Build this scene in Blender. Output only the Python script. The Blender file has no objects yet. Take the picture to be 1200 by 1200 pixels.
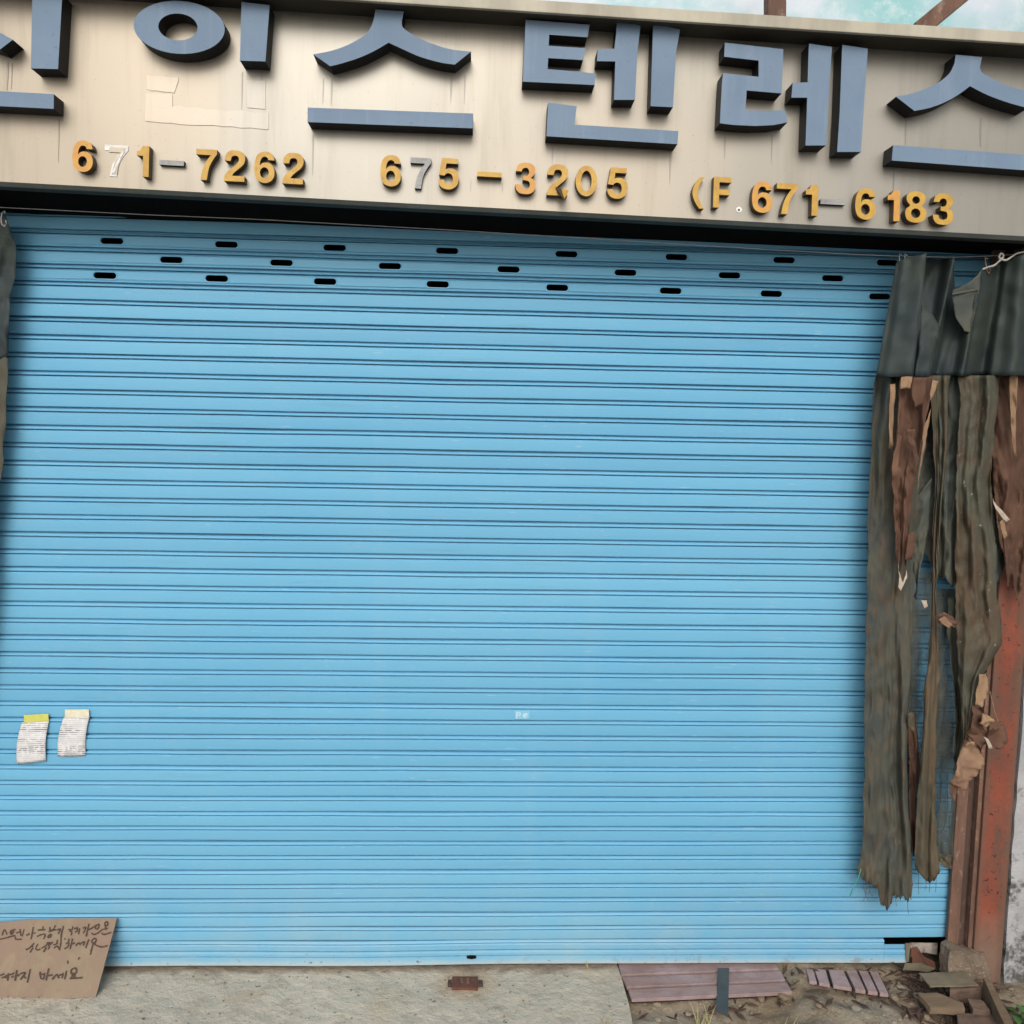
import bpy, bmesh, math, random
from mathutils import Vector, Matrix, noise
from mathutils.geometry import tessellate_polygon

random.seed(11)
sc = bpy.context.scene
COL = sc.collection
R = math.radians

# ------------------------------------------------------------------ camera
PITCH, YAW, ROLL = R(-5.0), R(2.3), R(1.114)
CAM = Vector((0.0, -2.603, 1.698))
fwd = Vector((math.sin(YAW) * math.cos(PITCH), math.cos(YAW) * math.cos(PITCH), math.sin(PITCH)))
rgt0 = Vector((math.cos(YAW), -math.sin(YAW), 0.0))
up0 = rgt0.cross(fwd)
rgt = math.cos(ROLL) * rgt0 + math.sin(ROLL) * up0
up = -math.sin(ROLL) * rgt0 + math.cos(ROLL) * up0
cd = bpy.data.cameras.new('camera')
cam = bpy.data.objects.new('camera', cd)
COL.objects.link(cam)
m = Matrix((rgt, up, -fwd)).transposed().to_4x4()
m.translation = CAM
cam.matrix_world = m
cd.sensor_fit = 'HORIZONTAL'
cd.sensor_width = 36.0
cd.lens = 36.0 * 1000.0 / 1200.0
cd.clip_start = 0.05
cd.clip_end = 500.0
sc.camera = cam

# ------------------------------------------------------------------ world, sun, exposure
SUN_EL, SUN_AZ = R(35), R(186)      # azimuth measured clockwise from +Y
w = bpy.data.worlds.new('World')
sc.world = w
w.use_nodes = True
wn = w.node_tree
bg = wn.nodes['Background']
sky = wn.nodes.new('ShaderNodeTexSky')
sky.sky_type = 'NISHITA'
sky.sun_disc = False
sky.sun_elevation = SUN_EL
sky.sun_rotation = SUN_AZ
sky.dust_density = 4.0
sky.air_density = 1.0
hs = wn.nodes.new('ShaderNodeHueSaturation')
hs.inputs['Saturation'].default_value = 0.45
wn.links.new(sky.outputs[0], hs.inputs['Color'])
wn.links.new(hs.outputs[0], bg.inputs[0])
bg.inputs[1].default_value = 0.14
sd = bpy.data.lights.new('sun', 'SUN')
sd.energy = 0.9
sd.angle = R(35)
sd.color = (1.0, 0.96, 0.9)
sun = bpy.data.objects.new('sun', sd)
COL.objects.link(sun)
sdir = Vector((math.sin(SUN_AZ) * math.cos(SUN_EL), math.cos(SUN_AZ) * math.cos(SUN_EL), math.sin(SUN_EL)))
sun.rotation_euler = sdir.to_track_quat('Z', 'Y').to_euler()
sun.location = (0, -6, 8)
vs = sc.view_settings
vs.view_transform = 'Standard'
vs.look = 'None'
vs.exposure = 0.29
vs.gamma = 1.0
sc.cycles.max_bounces = 6
sc.cycles.diffuse_bounces = 4
sc.cycles.glossy_bounces = 2
sc.cycles.caustics_reflective = False
sc.cycles.caustics_refractive = False
vs.use_curve_mapping = False


# ------------------------------------------------------------------ geometry helpers
def ray(px, py):
    return rgt * ((px - 600) / 1000.0) + up * ((600 - py) / 1000.0) + fwd


def UY(px, py, Y):
    r = ray(px, py)
    return CAM + r * ((Y - CAM.y) / r.y)


def UZ(px, py, Z=0.0):
    r = ray(px, py)
    return CAM + r * ((Z - CAM.z) / r.z)


def UP(px, py, p0, n):
    r = ray(px, py)
    return CAM + r * ((p0 - CAM).dot(n) / r.dot(n))


def srgb(r, g, b):
    def f(c):
        c /= 255.0
        return c / 12.92 if c <= 0.04045 else ((c + 0.055) / 1.055) ** 2.4
    return (f(r), f(g), f(b), 1.0)


def tag(o, label=None, cat=None, group=None, kind=None):
    if label:
        o['label'] = label
    if cat:
        o['category'] = cat
    if group:
        o['group'] = group
    if kind:
        o['kind'] = kind
    return o


def link(name, me, mat=None, parent=None, smooth=False):
    o = bpy.data.objects.new(name, me)
    COL.objects.link(o)
    if mat is not None and not me.materials:
        for mm in (mat if isinstance(mat, (list, tuple)) else [mat]):
            me.materials.append(mm)
    if parent is not None:
        o.parent = parent
        o.matrix_parent_inverse = Matrix.Translation(-parent_world(parent))
    if smooth:
        for p in me.polygons:
            p.use_smooth = True
    return o


def parent_world(o):
    v = Vector(o.location)
    # every Empty here carries only a location, nested offsets handled by the inverse
    while o.parent is not None:
        o = o.parent
    return v


def empty(name, loc=(0, 0, 0), parent=None):
    o = bpy.data.objects.new(name, None)
    COL.objects.link(o)
    o.empty_display_size = 0.1
    o.location = loc
    if parent is not None:
        o.parent = parent
        o.matrix_parent_inverse = Matrix.Translation(-parent_world(parent))
    return o


def from_bm(name, bm, mat, parent=None, smooth=False):
    me = bpy.data.meshes.new(name)
    bmesh.ops.recalc_face_normals(bm, faces=bm.faces)
    bm.to_mesh(me)
    bm.free()
    return link(name, me, mat, parent, smooth)


def bm_box(bm, lo, hi, bevel=0.0, jit=0.0):
    lo, hi = Vector(lo), Vector(hi)
    c = []
    for z in (lo.z, hi.z):
        for x, y in ((lo.x, lo.y), (hi.x, lo.y), (hi.x, hi.y), (lo.x, hi.y)):
            c.append(bm.verts.new((x + random.uniform(-jit, jit), y + random.uniform(-jit, jit), z + random.uniform(-jit, jit))))
    fs = [(0, 1, 2, 3), (4, 7, 6, 5), (0, 4, 5, 1), (1, 5, 6, 2), (2, 6, 7, 3), (3, 7, 4, 0)]
    faces = [bm.faces.new([c[i] for i in f]) for f in fs]
    if bevel:
        es = set()
        for f in faces:
            es.update(f.edges)
        bmesh.ops.bevel(bm, geom=list(es), offset=bevel, segments=2, affect='EDGES', profile=0.6)


def box(name, lo, hi, mat, parent=None, bevel=0.0, jit=0.0):
    bm = bmesh.new()
    bm_box(bm, lo, hi, bevel, jit)
    return from_bm(name, bm, mat, parent)


def hexa(name, front, back, mat, parent=None, bevel=0.0, disp=0.0, cuts=0):
    """solid between two quads of points"""
    bm = bmesh.new()
    a = [bm.verts.new(p) for p in front]
    b = [bm.verts.new(p) for p in back]
    n = len(a)
    fs = [bm.faces.new(a), bm.faces.new(b[::-1])]
    for i in range(n):
        fs.append(bm.faces.new((a[i], b[i], b[(i + 1) % n], a[(i + 1) % n])))
    if bevel:
        bmesh.ops.bevel(bm, geom=list(bm.edges), offset=bevel, segments=2, affect='EDGES', profile=0.6)
    if cuts:
        bmesh.ops.subdivide_edges(bm, edges=list(bm.edges), cuts=cuts, use_grid_fill=True)
        for v in bm.verts:
            v.co += noise.noise_vector(v.co * 23.0) * disp + noise.noise_vector(v.co * 70.0) * disp * 0.4
    return from_bm(name, bm, mat, parent)


def prism(name, pts2, y_front, y_back, mat_front, mat_side, parent=None, holes=(), taper=0.0):
    """pixel outline pts2 lying on plane y_front, extruded straight back in Y to y_back"""
    loops = [[UY(x, y, y_front) for x, y in pts2]] + [[UY(x, y, y_front) for x, y in h] for h in holes]
    tris = tessellate_polygon(loops)
    bm = bmesh.new()
    flat = [p for l in loops for p in l]
    fv = [bm.verts.new(p) for p in flat]
    bv = [bm.verts.new((p.x, y_back, p.z)) for p in flat]
    for t in tris:
        try:
            f = bm.faces.new([fv[i] for i in t])
            f.material_index = 0
            f = bm.faces.new([bv[i] for i in reversed(t)])
            f.material_index = 1
        except ValueError:
            pass
    k = 0
    for l in loops:
        n = len(l)
        for i in range(n):
            j = (i + 1) % n
            try:
                f = bm.faces.new((fv[k + i], fv[k + j], bv[k + j], bv[k + i]))
                f.material_index = 1
            except ValueError:
                pass
        k += n
    return from_bm(name, bm, [mat_front, mat_side], parent)


def tube(name, pts, r, mat, parent=None, seg=8, smooth=True, closed=False, bm=None):
    own = bm is None
    bm = bm or bmesh.new()
    pts = [Vector(p) for p in pts]
    rings = []
    n = len(pts)
    for i, p in enumerate(pts):
        d = (pts[min(i + 1, n - 1)] - pts[max(i - 1, 0)]).normalized()
        u = d.cross(Vector((0.13, 0.2, 0.97)))
        if u.length < 0.05:
            u = d.cross(Vector((1, 0, 0)))
        u.normalize()
        v = d.cross(u)
        rr = r[i] if isinstance(r, (list, tuple)) else r
        rings.append([bm.verts.new(p + (u * math.cos(2 * math.pi * k / seg) + v * math.sin(2 * math.pi * k / seg)) * rr) for k in range(seg)])
    for a, b in zip(rings, rings[1:]):
        for k in range(seg):
            bm.faces.new((a[k], a[(k + 1) % seg], b[(k + 1) % seg], b[k]))
    bm.faces.new(rings[0][::-1])
    bm.faces.new(rings[-1])
    if own:
        return from_bm(name, bm, mat, parent, smooth)


# ------------------------------------------------------------------ materials
def lerp_poly(poly, t):
    """point at parameter t in 0..1 of a polyline given as (x, y) pairs by y order"""
    L = [0.0]
    for a, b in zip(poly, poly[1:]):
        L.append(L[-1] + math.hypot(b[0] - a[0], b[1] - a[1]))
    s = t * L[-1]
    for i in range(len(poly) - 1):
        if s <= L[i + 1] + 1e-9:
            k = (s - L[i]) / max(1e-9, L[i + 1] - L[i])
            return (poly[i][0] + (poly[i + 1][0] - poly[i][0]) * k, poly[i][1] + (poly[i + 1][1] - poly[i][1]) * k)
    return poly[-1]


class NT:
    def __init__(s, name):
        s.mat = bpy.data.materials.new(name)
        s.mat.use_nodes = True
        s.t = s.mat.node_tree
        s.b = s.t.nodes['Principled BSDF']
        tc = s.t.nodes.new('ShaderNodeTexCoord')
        geo = s.t.nodes.new('ShaderNodeNewGeometry')
        s.obj = tc.outputs['Object']
        s.pos = geo.outputs['Position']
        s.geo = geo

    def lk(s, a, b):
        s.t.links.new(a, b)

    def mapping(s, scale=(1, 1, 1), src=None, loc=(0, 0, 0)):
        n = s.t.nodes.new('ShaderNodeMapping')
        n.inputs['Scale'].default_value = scale
        n.inputs['Location'].default_value = loc
        s.lk(src or s.pos, n.inputs[0])
        return n.outputs[0]

    def noise(s, scale=5, detail=6, rough=0.6, vec=None, dist=0.0):
        n = s.t.nodes.new('ShaderNodeTexNoise')
        n.inputs['Scale'].default_value = scale
        n.inputs['Detail'].default_value = min(detail, 4)
        n.inputs['Roughness'].default_value = rough
        n.inputs['Distortion'].default_value = dist
        s.lk(vec or s.pos, n.inputs['Vector'])
        return n.outputs['Fac']

    def voro(s, scale=20, vec=None, feat='F1'):
        n = s.t.nodes.new('ShaderNodeTexVoronoi')
        n.feature = feat
        n.inputs['Scale'].default_value = scale
        s.lk(vec or s.pos, n.inputs['Vector'])
        return n.outputs['Distance']

    def ramp(s, fac, lo, hi, c0=(0, 0, 0, 1), c1=(1, 1, 1, 1)):
        n = s.t.nodes.new('ShaderNodeValToRGB')
        n.color_ramp.elements[0].position = lo
        n.color_ramp.elements[1].position = hi
        n.color_ramp.elements[0].color = c0
        n.color_ramp.elements[1].color = c1
        s.lk(fac, n.inputs[0])
        return n.outputs[0]

    def mix(s, fac, a, b, mode='MIX'):
        n = s.t.nodes.new('ShaderNodeMix')
        n.data_type = 'RGBA'
        n.blend_type = mode
        for sock, v in ((n.inputs[0], fac), (n.inputs[6], a), (n.inputs[7], b)):
            if hasattr(v, 'is_output') or isinstance(v, bpy.types.NodeSocket):
                s.lk(v, sock)
            else:
                sock.default_value = v
        return n.outputs[2]

    def math(s, op, a, b=0.0, clamp=False):
        n = s.t.nodes.new('ShaderNodeMath')
        n.operation = op
        n.use_clamp = clamp
        for sock, v in ((n.inputs[0], a), (n.inputs[1], b)):
            if isinstance(v, bpy.types.NodeSocket):
                s.lk(v, sock)
            else:
                sock.default_value = v
        return n.outputs[0]

    def sep(s, src=None):
        n = s.t.nodes.new('ShaderNodeSeparateXYZ')
        s.lk(src or s.pos, n.inputs[0])
        return n.outputs

    def dist(s, p, scale=(1, 1, 1)):
        n = s.t.nodes.new('ShaderNodeVectorMath')
        n.operation = 'SUBTRACT'
        s.lk(s.pos, n.inputs[0])
        n.inputs[1].default_value = p
        k = s.t.nodes.new('ShaderNodeVectorMath')
        k.operation = 'MULTIPLY'
        s.lk(n.outputs[0], k.inputs[0])
        k.inputs[1].default_value = scale
        l = s.t.nodes.new('ShaderNodeVectorMath')
        l.operation = 'LENGTH'
        s.lk(k.outputs[0], l.inputs[0])
        return l.outputs['Value']

    def bump(s, h, strength=0.3, dist=0.01):
        n = s.t.nodes.new('ShaderNodeBump')
        n.inputs['Strength'].default_value = strength
        n.inputs['Distance'].default_value = dist
        s.lk(h, n.inputs['Height'])
        if s.b.inputs['Normal'].is_linked:
            s.lk(s.b.inputs['Normal'].links[0].from_socket, n.inputs['Normal'])
        s.lk(n.outputs[0], s.b.inputs['Normal'])

    def done(s, color, rough=0.6, metal=0.0, spec=0.5):
        for k, v in (('Base Color', color), ('Roughness', rough), ('Metallic', metal), ('Specular IOR Level', spec)):
            if isinstance(v, bpy.types.NodeSocket):
                s.lk(v, s.b.inputs[k])
            else:
                s.b.inputs[k].default_value = v
        return s.mat


def plain(name, c, rough=0.6, metal=0.0, var=0.25, scale=12, bump=0.15, c2=None, stretch=(1, 1, 1), spec=0.5):
    n = NT(name)
    v = n.mapping(stretch)
    f = n.noise(scale, 6, 0.65, v)
    c2 = c2 or (c[0] * (1 - var), c[1] * (1 - var), c[2] * (1 - var), 1)
    col = n.mix(n.ramp(f, 0.35, 0.68), c, c2)
    n.bump(n.noise(scale * 6, 4, 0.6, v), bump, 0.004)
    return n.done(col, rough, metal, spec)


def mat_shutter(name, rail=False):
    n = NT(name)
    base = (0.138, 0.372, 0.550, 1)
    z = n.sep()[2]
    x = n.sep()[0]
    big = n.noise(1.3, 4, 0.5)
    col = n.mix(n.ramp(big, 0.35, 0.7), base, (0.118, 0.350, 0.538, 1))
    st = n.noise(9, 5, 0.6, n.mapping((1, 1, 0.06)))
    col = n.mix(n.math('MULTIPLY', n.ramp(st, 0.55, 0.8), 0.22), col, (0.20, 0.40, 0.54, 1))
    pat = n.noise(14, 6, 0.7, n.mapping((0.5, 1, 1.4)))
    col = n.mix(n.math('MULTIPLY', n.ramp(pat, 0.58, 0.75), 0.25), col, (0.20, 0.37, 0.47, 1))
    oi = n.t.nodes.new('ShaderNodeObjectInfo')
    rv = n.ramp(oi.outputs['Random'], 0.0, 1.0, (0.93, 0.94, 0.95, 1), (1.05, 1.04, 1.03, 1))
    col = n.mix(1.0, col, rv, 'MULTIPLY')
    hz = n.noise(30, 3, 0.6, n.mapping((0.10, 1, 1.6), loc=(7, 0, 3)))
    col = n.mix(n.math('MULTIPLY', n.ramp(hz, 0.60, 0.74), 0.30), col, (0.11, 0.24, 0.31, 1))
    scr = n.noise(150, 2, 0.5, n.mapping((0.12, 1, 1.0), loc=(1, 0, 9)))
    col = n.mix(n.math('MULTIPLY', n.ramp(scr, 0.70, 0.74), 0.45), col, (0.33, 0.47, 0.55, 1))
    # splashed dust towards the pavement
    du = n.math('MULTIPLY', n.ramp(z, 0.0, 0.42, (1, 1, 1, 1), (0, 0, 0, 1)), n.ramp(n.noise(5, 6, 0.7), 0.3, 0.75))
    col = n.mix(n.math('MULTIPLY', du, 0.6), col, (0.30, 0.40, 0.43, 1))
    sp = n.ramp(n.noise(160, 2, 0.5), 0.72, 0.76)
    col = n.mix(n.math('MULTIPLY', sp, 0.35), col, (0.10, 0.16, 0.18, 1))
    if rail:
        zz = n.math('ADD', z, n.math('MULTIPLY', n.math('SUBTRACT', n.noise(40, 5, 0.7), 0.5), 0.02))
        pale = n.ramp(zz, 0.016, 0.030, (1, 1, 1, 1), (0, 0, 0, 1))
        col = n.mix(n.math('MULTIPLY', pale, 0.7), col, (0.38, 0.43, 0.42, 1))
        chip = n.math('MULTIPLY', n.ramp(n.noise(55, 6, 0.75, n.mapping((0.6, 1, 1.3))), 0.62, 0.66),
                      n.ramp(z, 0.02, 0.06, (1, 1, 1, 1), (0, 0, 0, 1)))
        col = n.mix(n.math('MULTIPLY', chip, 0.9), col, (0.10, 0.06, 0.04, 1))
        rr = n.ramp(n.math('ADD', x, n.math('MULTIPLY', n.noise(9), 0.4)), 0.0, 1.0)
        rust = n.math('MULTIPLY', n.ramp(n.noise(18, 6, 0.75), 0.56, 0.66), n.ramp(z, 0.0, 0.05, (1, 1, 1, 1), (0, 0, 0, 1)))
        col = n.mix(n.math('MULTIPLY', n.math('MULTIPLY', rust, rr), 0.7), col, (0.16, 0.075, 0.04, 1))
    n.bump(n.noise(7, 3, 0.5, n.mapping((0.6, 1, 1))), 0.10, 0.02)
    return n.done(col, n.ramp(pat, 0.3, 0.8, (0.42,) * 3 + (1,), (0.6,) * 3 + (1,)), 0.0, 0.3)


def mat_steel_panel(name='weathered_steel_sign', k=1.0, metal=0.70, dr=0.0):
    n = NT(name)
    z = n.sep()[2]
    big = n.noise(1.1, 3, 0.5, n.mapping((1, 1, 0.5), loc=(0.35, 0, 0)))
    col = n.mix(n.ramp(big, 0.40, 0.60), (0.250, 0.238, 0.208, 1), (0.325, 0.285, 0.228, 1))
    st = n.noise(16, 6, 0.7, n.mapping((1, 1, 0.07)))
    col = n.mix(n.math('MULTIPLY', n.ramp(st, 0.50, 0.76), 0.38), col, (0.14, 0.125, 0.10, 1))
    st2 = n.noise(30, 4, 0.7, n.mapping((1, 1, 0.04), loc=(3, 0, 0)))
    col = n.mix(n.math('MULTIPLY', n.ramp(st2, 0.58, 0.78), 0.4), col, (0.29, 0.272, 0.24, 1))
    sp = n.noise(120, 3, 0.6)
    col = n.mix(n.math('MULTIPLY', n.ramp(sp, 0.66, 0.72), 0.4), col, (0.15, 0.135, 0.11, 1))
    if k != 1.0:
        col = n.mix(1.0, col, (k, k, k * 1.02, 1), 'MULTIPLY')
    n.bump(n.noise(1.8, 2, 0.4), 0.22, 0.05)
    n.bump(n.noise(60, 3, 0.6, n.mapping((1, 1, 0.3))), 0.04, 0.002)
    return n.done(col, n.ramp(big, 0.3, 0.7, (0.41 + dr,) * 3 + (1,), (0.50 + dr,) * 3 + (1,)), metal)


def mat_letter():
    n = NT('blue_grey_letter_face')
    f = n.noise(5, 4, 0.6)
    col = n.mix(n.ramp(f, 0.3, 0.7), srgb(106, 126, 146), srgb(96, 116, 137))
    sp = n.ramp(n.noise(60, 4, 0.75), 0.62, 0.70)
    col = n.mix(n.math('MULTIPLY', sp, 0.45), col, srgb(80, 90, 110))
    st = n.ramp(n.noise(24, 5, 0.7, n.mapping((1, 1, 0.1))), 0.55, 0.8)
    col = n.mix(n.math('MULTIPLY', st, 0.25), col, srgb(150, 160, 180))
    n.bump(n.noise(14, 2, 0.5), 0.06, 0.01)
    return n.done(col, 0.65, 0.0, 0.35)


def mat_gold(name, a, b, dirt=0.5):
    n = NT(name)
    f = n.noise(28, 5, 0.7)
    col = n.mix(n.ramp(f, 0.35, 0.65), a, b)
    g = n.ramp(n.noise(70, 5, 0.7), 0.58, 0.7)
    col = n.mix(n.math('MULTIPLY', g, dirt), col, srgb(120, 80, 30))
    return n.done(col, 0.5, 0.0)


def mat_concrete(name, a, b, c, latch=None, ground=True):
    n = NT(name)
    col = n.mix(n.ramp(n.noise(3.0, 5, 0.6), 0.35, 0.65), a, b)
    col = n.mix(n.math('MULTIPLY', n.ramp(n.noise(14, 6, 0.7), 0.5, 0.72), 0.65), col, c)
    agg = n.voro(75)
    col = n.mix(n.math('MULTIPLY', n.ramp(agg, 0.14, 0.26, (1, 1, 1, 1), (0, 0, 0, 1)), 0.25), col, (0.48, 0.44, 0.36, 1))
    pit = n.ramp(n.noise(42, 4, 0.7), 0.635, 0.675)
    col = n.mix(n.math('MULTIPLY', pit, 0.85), col, (0.07, 0.055, 0.04, 1))
    if latch:
        d = n.dist(latch, (1, 1.1, 0))
        d = n.math('ADD', d, n.math('MULTIPLY', n.noise(20, 4, 0.7), 0.06))
        col = n.mix(n.math('MULTIPLY', n.ramp(d, 0.06, 0.15, (1, 1, 1, 1), (0, 0, 0, 1)), 0.55), col, (0.30, 0.16, 0.06, 1))
    n.bump(n.noise(26, 4, 0.7), 0.6, 0.016)
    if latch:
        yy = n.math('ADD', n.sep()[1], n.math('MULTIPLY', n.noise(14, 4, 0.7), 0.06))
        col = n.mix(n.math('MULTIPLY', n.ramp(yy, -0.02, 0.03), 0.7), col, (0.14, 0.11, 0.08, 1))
        og = n.ramp(n.noise(4.5, 4, 0.6, n.mapping((1, 1.4, 1), loc=(3, 8, 0))), 0.55, 0.72)
        col = n.mix(n.math('MULTIPLY', og, 0.35), col, (0.32, 0.22, 0.10, 1))
    return n.done(col, 0.9)


def mat_rust_red():
    n = NT('red_oxide_paint')
    col = n.mix(n.ramp(n.noise(6, 5, 0.6), 0.35, 0.65), (0.225, 0.060, 0.036, 1), (0.155, 0.052, 0.035, 1))
    edge = n.ramp(n.noise(10, 7, 0.7, n.mapping((1.4, 1, 0.5))), 0.47, 0.60)
    col = n.mix(n.math('MULTIPLY', edge, 0.9), col, (0.105, 0.058, 0.042, 1))
    pit = n.ramp(n.noise(55, 4, 0.72), 0.60, 0.65)
    col = n.mix(pit, col, (0.04, 0.02, 0.016, 1))
    z = n.sep()[2]
    low = n.ramp(n.math('ADD', z, n.math('MULTIPLY', n.noise(12, 5, 0.7), 0.16)), 0.16, 0.30, (1, 1, 1, 1), (0, 0, 0, 1))
    col = n.mix(n.math('MULTIPLY', low, 0.85), col, (0.17, 0.115, 0.085, 1))
    x = n.sep()[0]
    xx = n.math('ADD', x, n.math('MULTIPLY', n.math('SUBTRACT', n.noise(14, 5, 0.7), 0.5), 0.03))
    for lo_, hi_, inv in ((X_P0 + .004, X_P0 + .022, True), (X_P1 - .026, X_P1 - .008, False)):
        e = n.math('DIVIDE', n.math('SUBTRACT', xx, lo_), hi_ - lo_, True)
        e = n.math('SUBTRACT', 1.0, e) if inv else e
        col = n.mix(n.math('MULTIPLY', e, 0.75), col, (0.12, 0.07, 0.05, 1))
    n.bump(n.noise(40, 6, 0.7), 0.4, 0.006)
    return n.done(col, 0.85, 0.0, 0.2)


def mat_rust(name, a=(0.17, 0.09, 0.06, 1), b=(0.09, 0.05, 0.035, 1), c=(0.27, 0.20, 0.15, 1)):
    n = NT(name)
    col = n.mix(n.ramp(n.noise(12, 7, 0.7, n.mapping((1.5, 1, 0.4))), 0.35, 0.65), a, b)
    col = n.mix(n.math('MULTIPLY', n.ramp(n.noise(26, 6, 0.75, n.mapping((1, 1, 0.5))), 0.55, 0.68), 0.7), col, c)
    n.bump(n.noise(50, 7, 0.75), 0.5, 0.006)
    return n.done(col, 0.85)


def mat_cloth(name, cols, streak=11, rough=0.8, spots=0.0, grain=None, trans=0.0):
    n = NT(name)
    st = grain or (0.8, 0.6, 0.28)
    f1 = n.noise(streak, 4, 0.6, n.mapping(st))
    f2 = n.noise(6, 4, 0.65, n.mapping((1, 1, 0.6), loc=(2, 1, 4)))
    f3 = n.noise(20, 4, 0.7, n.mapping((1, 1, 0.5), loc=(5, 1, 4)))
    col = n.mix(n.ramp(f1, 0.30, 0.70), cols[0], cols[1])
    col = n.mix(n.ramp(f2, 0.42, 0.62), col, cols[2])
    if len(cols) > 3:
        col = n.mix(n.math('MULTIPLY', n.ramp(f3, 0.50, 0.68), 0.8), col, cols[3])
    dk = n.ramp(n.noise(34, 4, 0.7, n.mapping((1, 1, 0.7), loc=(9, 2, 1))), 0.58, 0.72)
    col = n.mix(n.math('MULTIPLY', dk, 0.25), col, tuple(c * .45 for c in cols[1][:3]) + (1,))
    if spots:
        sp = n.ramp(n.noise(60, 3, 0.6), 0.68, 0.71)
        col = n.mix(n.math('MULTIPLY', sp, spots), col, (0.40, 0.37, 0.31, 1))
    if grain:
        n.bump(n.noise(40, 4, 0.7, n.mapping(grain)), 0.5, 0.006)
    else:
        n.bump(n.noise(30, 4, 0.6), 0.22, 0.005)
    m_ = n.done(col, rough, 0.0, 0.2)
    if trans:
        tr = n.t.nodes.new('ShaderNodeBsdfTranslucent')
        n.lk(col, tr.inputs['Color'])
        mx = n.t.nodes.new('ShaderNodeMixShader')
        mx.inputs[0].default_value = trans
        out = n.t.nodes['Material Output']
        n.lk(n.b.outputs[0], mx.inputs[1])
        n.lk(tr.outputs[0], mx.inputs[2])
        n.lk(mx.outputs[0], out.inputs['Surface'])
    return m_


def mat_net(name, c):
    """thin open-weave netting: half of it is holes"""
    n = NT(name)
    f = n.noise(22, 4, 0.7, n.mapping((1, 1, 0.3)))
    col = n.mix(n.ramp(f, 0.35, 0.65), c, tuple(v * .6 for v in c[:3]) + (1,))
    n.done(col, 0.95, 0.0, 0.1)
    al = n.ramp(n.noise(13, 4, 0.65, n.mapping((1, 1, 0.35), loc=(4, 0, 2))), 0.35, 0.68, (0.22, 0.22, 0.22, 1), (0.85, 0.85, 0.85, 1))
    n.lk(al, n.b.inputs['Alpha'])
    return n.mat


def mat_old_wall():
    n = NT('peeling_white_wall')
    col = n.mix(n.ramp(n.noise(5, 5, 0.6), 0.35, 0.65), (0.26, 0.265, 0.275, 1), (0.34, 0.34, 0.35, 1))
    z = n.sep()[2]
    g = n.math('ADD', n.noise(11, 8, 0.75), n.math('MULTIPLY', n.ramp(z, 0.0, 0.45, (1, 1, 1, 1), (0, 0, 0, 1)), 0.2))
    col = n.mix(n.ramp(g, 0.58, 0.70), col, (0.075, 0.075, 0.068, 1))
    n.bump(n.noise(16, 7, 0.7), 0.6, 0.012)
    return n.done(col, 0.9)


def mat_turquoise():
    n = NT('weathered_turquoise_panel')
    f = n.noise(2.6, 3, 0.45, n.mapping((1, 1, 1), loc=(4.3, 0, 1.2)))
    col = n.mix(n.ramp(f, 0.47, 0.60), (0.48, 0.54, 0.60, 1), (0.22, 0.44, 0.46, 1))
    f2 = n.noise(16, 6, 0.7)
    col = n.mix(n.math('MULTIPLY', n.ramp(f2, 0.5, 0.66), 0.45), col, (0.55, 0.62, 0.62, 1))
    n.bump(n.noise(20, 5, 0.6), 0.3, 0.006)
    return n.done(col, 0.5)


def mat_print(name, p0, ang=0.0, line=0.0062):
    """pale paper with lines of small grey print"""
    n = NT(name)
    o = n.obj
    s = n.sep(o)
    rows = n.t.nodes.new('ShaderNodeTexWave')
    rows.wave_type = 'BANDS'
    rows.bands_direction = 'Z'
    rows.inputs['Scale'].default_value = 1.0 / line / 6.2832 * 1.0 * 2
    n.lk(o, rows.inputs['Vector'])
    words = n.noise(70, 3, 0.7, n.mapping((1, 0, 0.9), src=o))
    ink = n.math('MULTIPLY', n.ramp(rows.outputs['Fac'], 0.45, 0.7), n.ramp(words, 0.40, 0.52))
    block = n.ramp(n.noise(13, 2, 0.5, n.mapping((0.35, 0, 2.2), src=o, loc=p0)), 0.45, 0.56)
    ink = n.math('MULTIPLY', ink, n.math('ADD', n.math('MULTIPLY', block, 0.7), 0.3))
    dirt = n.ramp(n.noise(30, 4, 0.6), 0.4, 0.8)
    col = n.mix(n.math('MULTIPLY', dirt, 0.35), (0.58, 0.58, 0.58, 1), (0.40, 0.40, 0.41, 1))
    col = n.mix(n.math('MULTIPLY', ink, 0.95), col, (0.09, 0.09, 0.11, 1))
    return n.done(col, 0.8)


X_P0, X_P1 = UY(1145, 1060, -.05).x, UY(1177.5, 1080, -.05).x
M = {}
M['shutter'] = mat_shutter('blue_shutter_paint')
M['rail'] = mat_shutter('blue_rail_paint', True)
M['sign'] = mat_steel_panel()
M['letter'] = mat_letter()
M['letter_side'] = plain('shade_toned_letter_side', (0.009, 0.009, 0.010, 1), 0.55, 0.0, 0.4, 20, spec=0.25)  # near black stands in for dark reflections on the steel sides
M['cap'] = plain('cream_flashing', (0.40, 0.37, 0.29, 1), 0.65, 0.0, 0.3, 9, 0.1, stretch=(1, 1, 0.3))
M['cap_under'] = plain('olive_brown_shade', (0.040, 0.035, 0.024, 1), 0.7, 0, 0.3, 10)  # shadow beneath the cap is put into this dark tone
M['trim'] = plain('grey_green_trim', (0.040, 0.046, 0.042, 1), 0.85, 0.0, 0.3, 12, spec=0.15)
M['black'] = plain('shade_black_metal', (0.0055, 0.005, 0.0045, 1), 0.9, 0, 0.3, 12, spec=0.05)  # shade below the sign painted as near black
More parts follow.
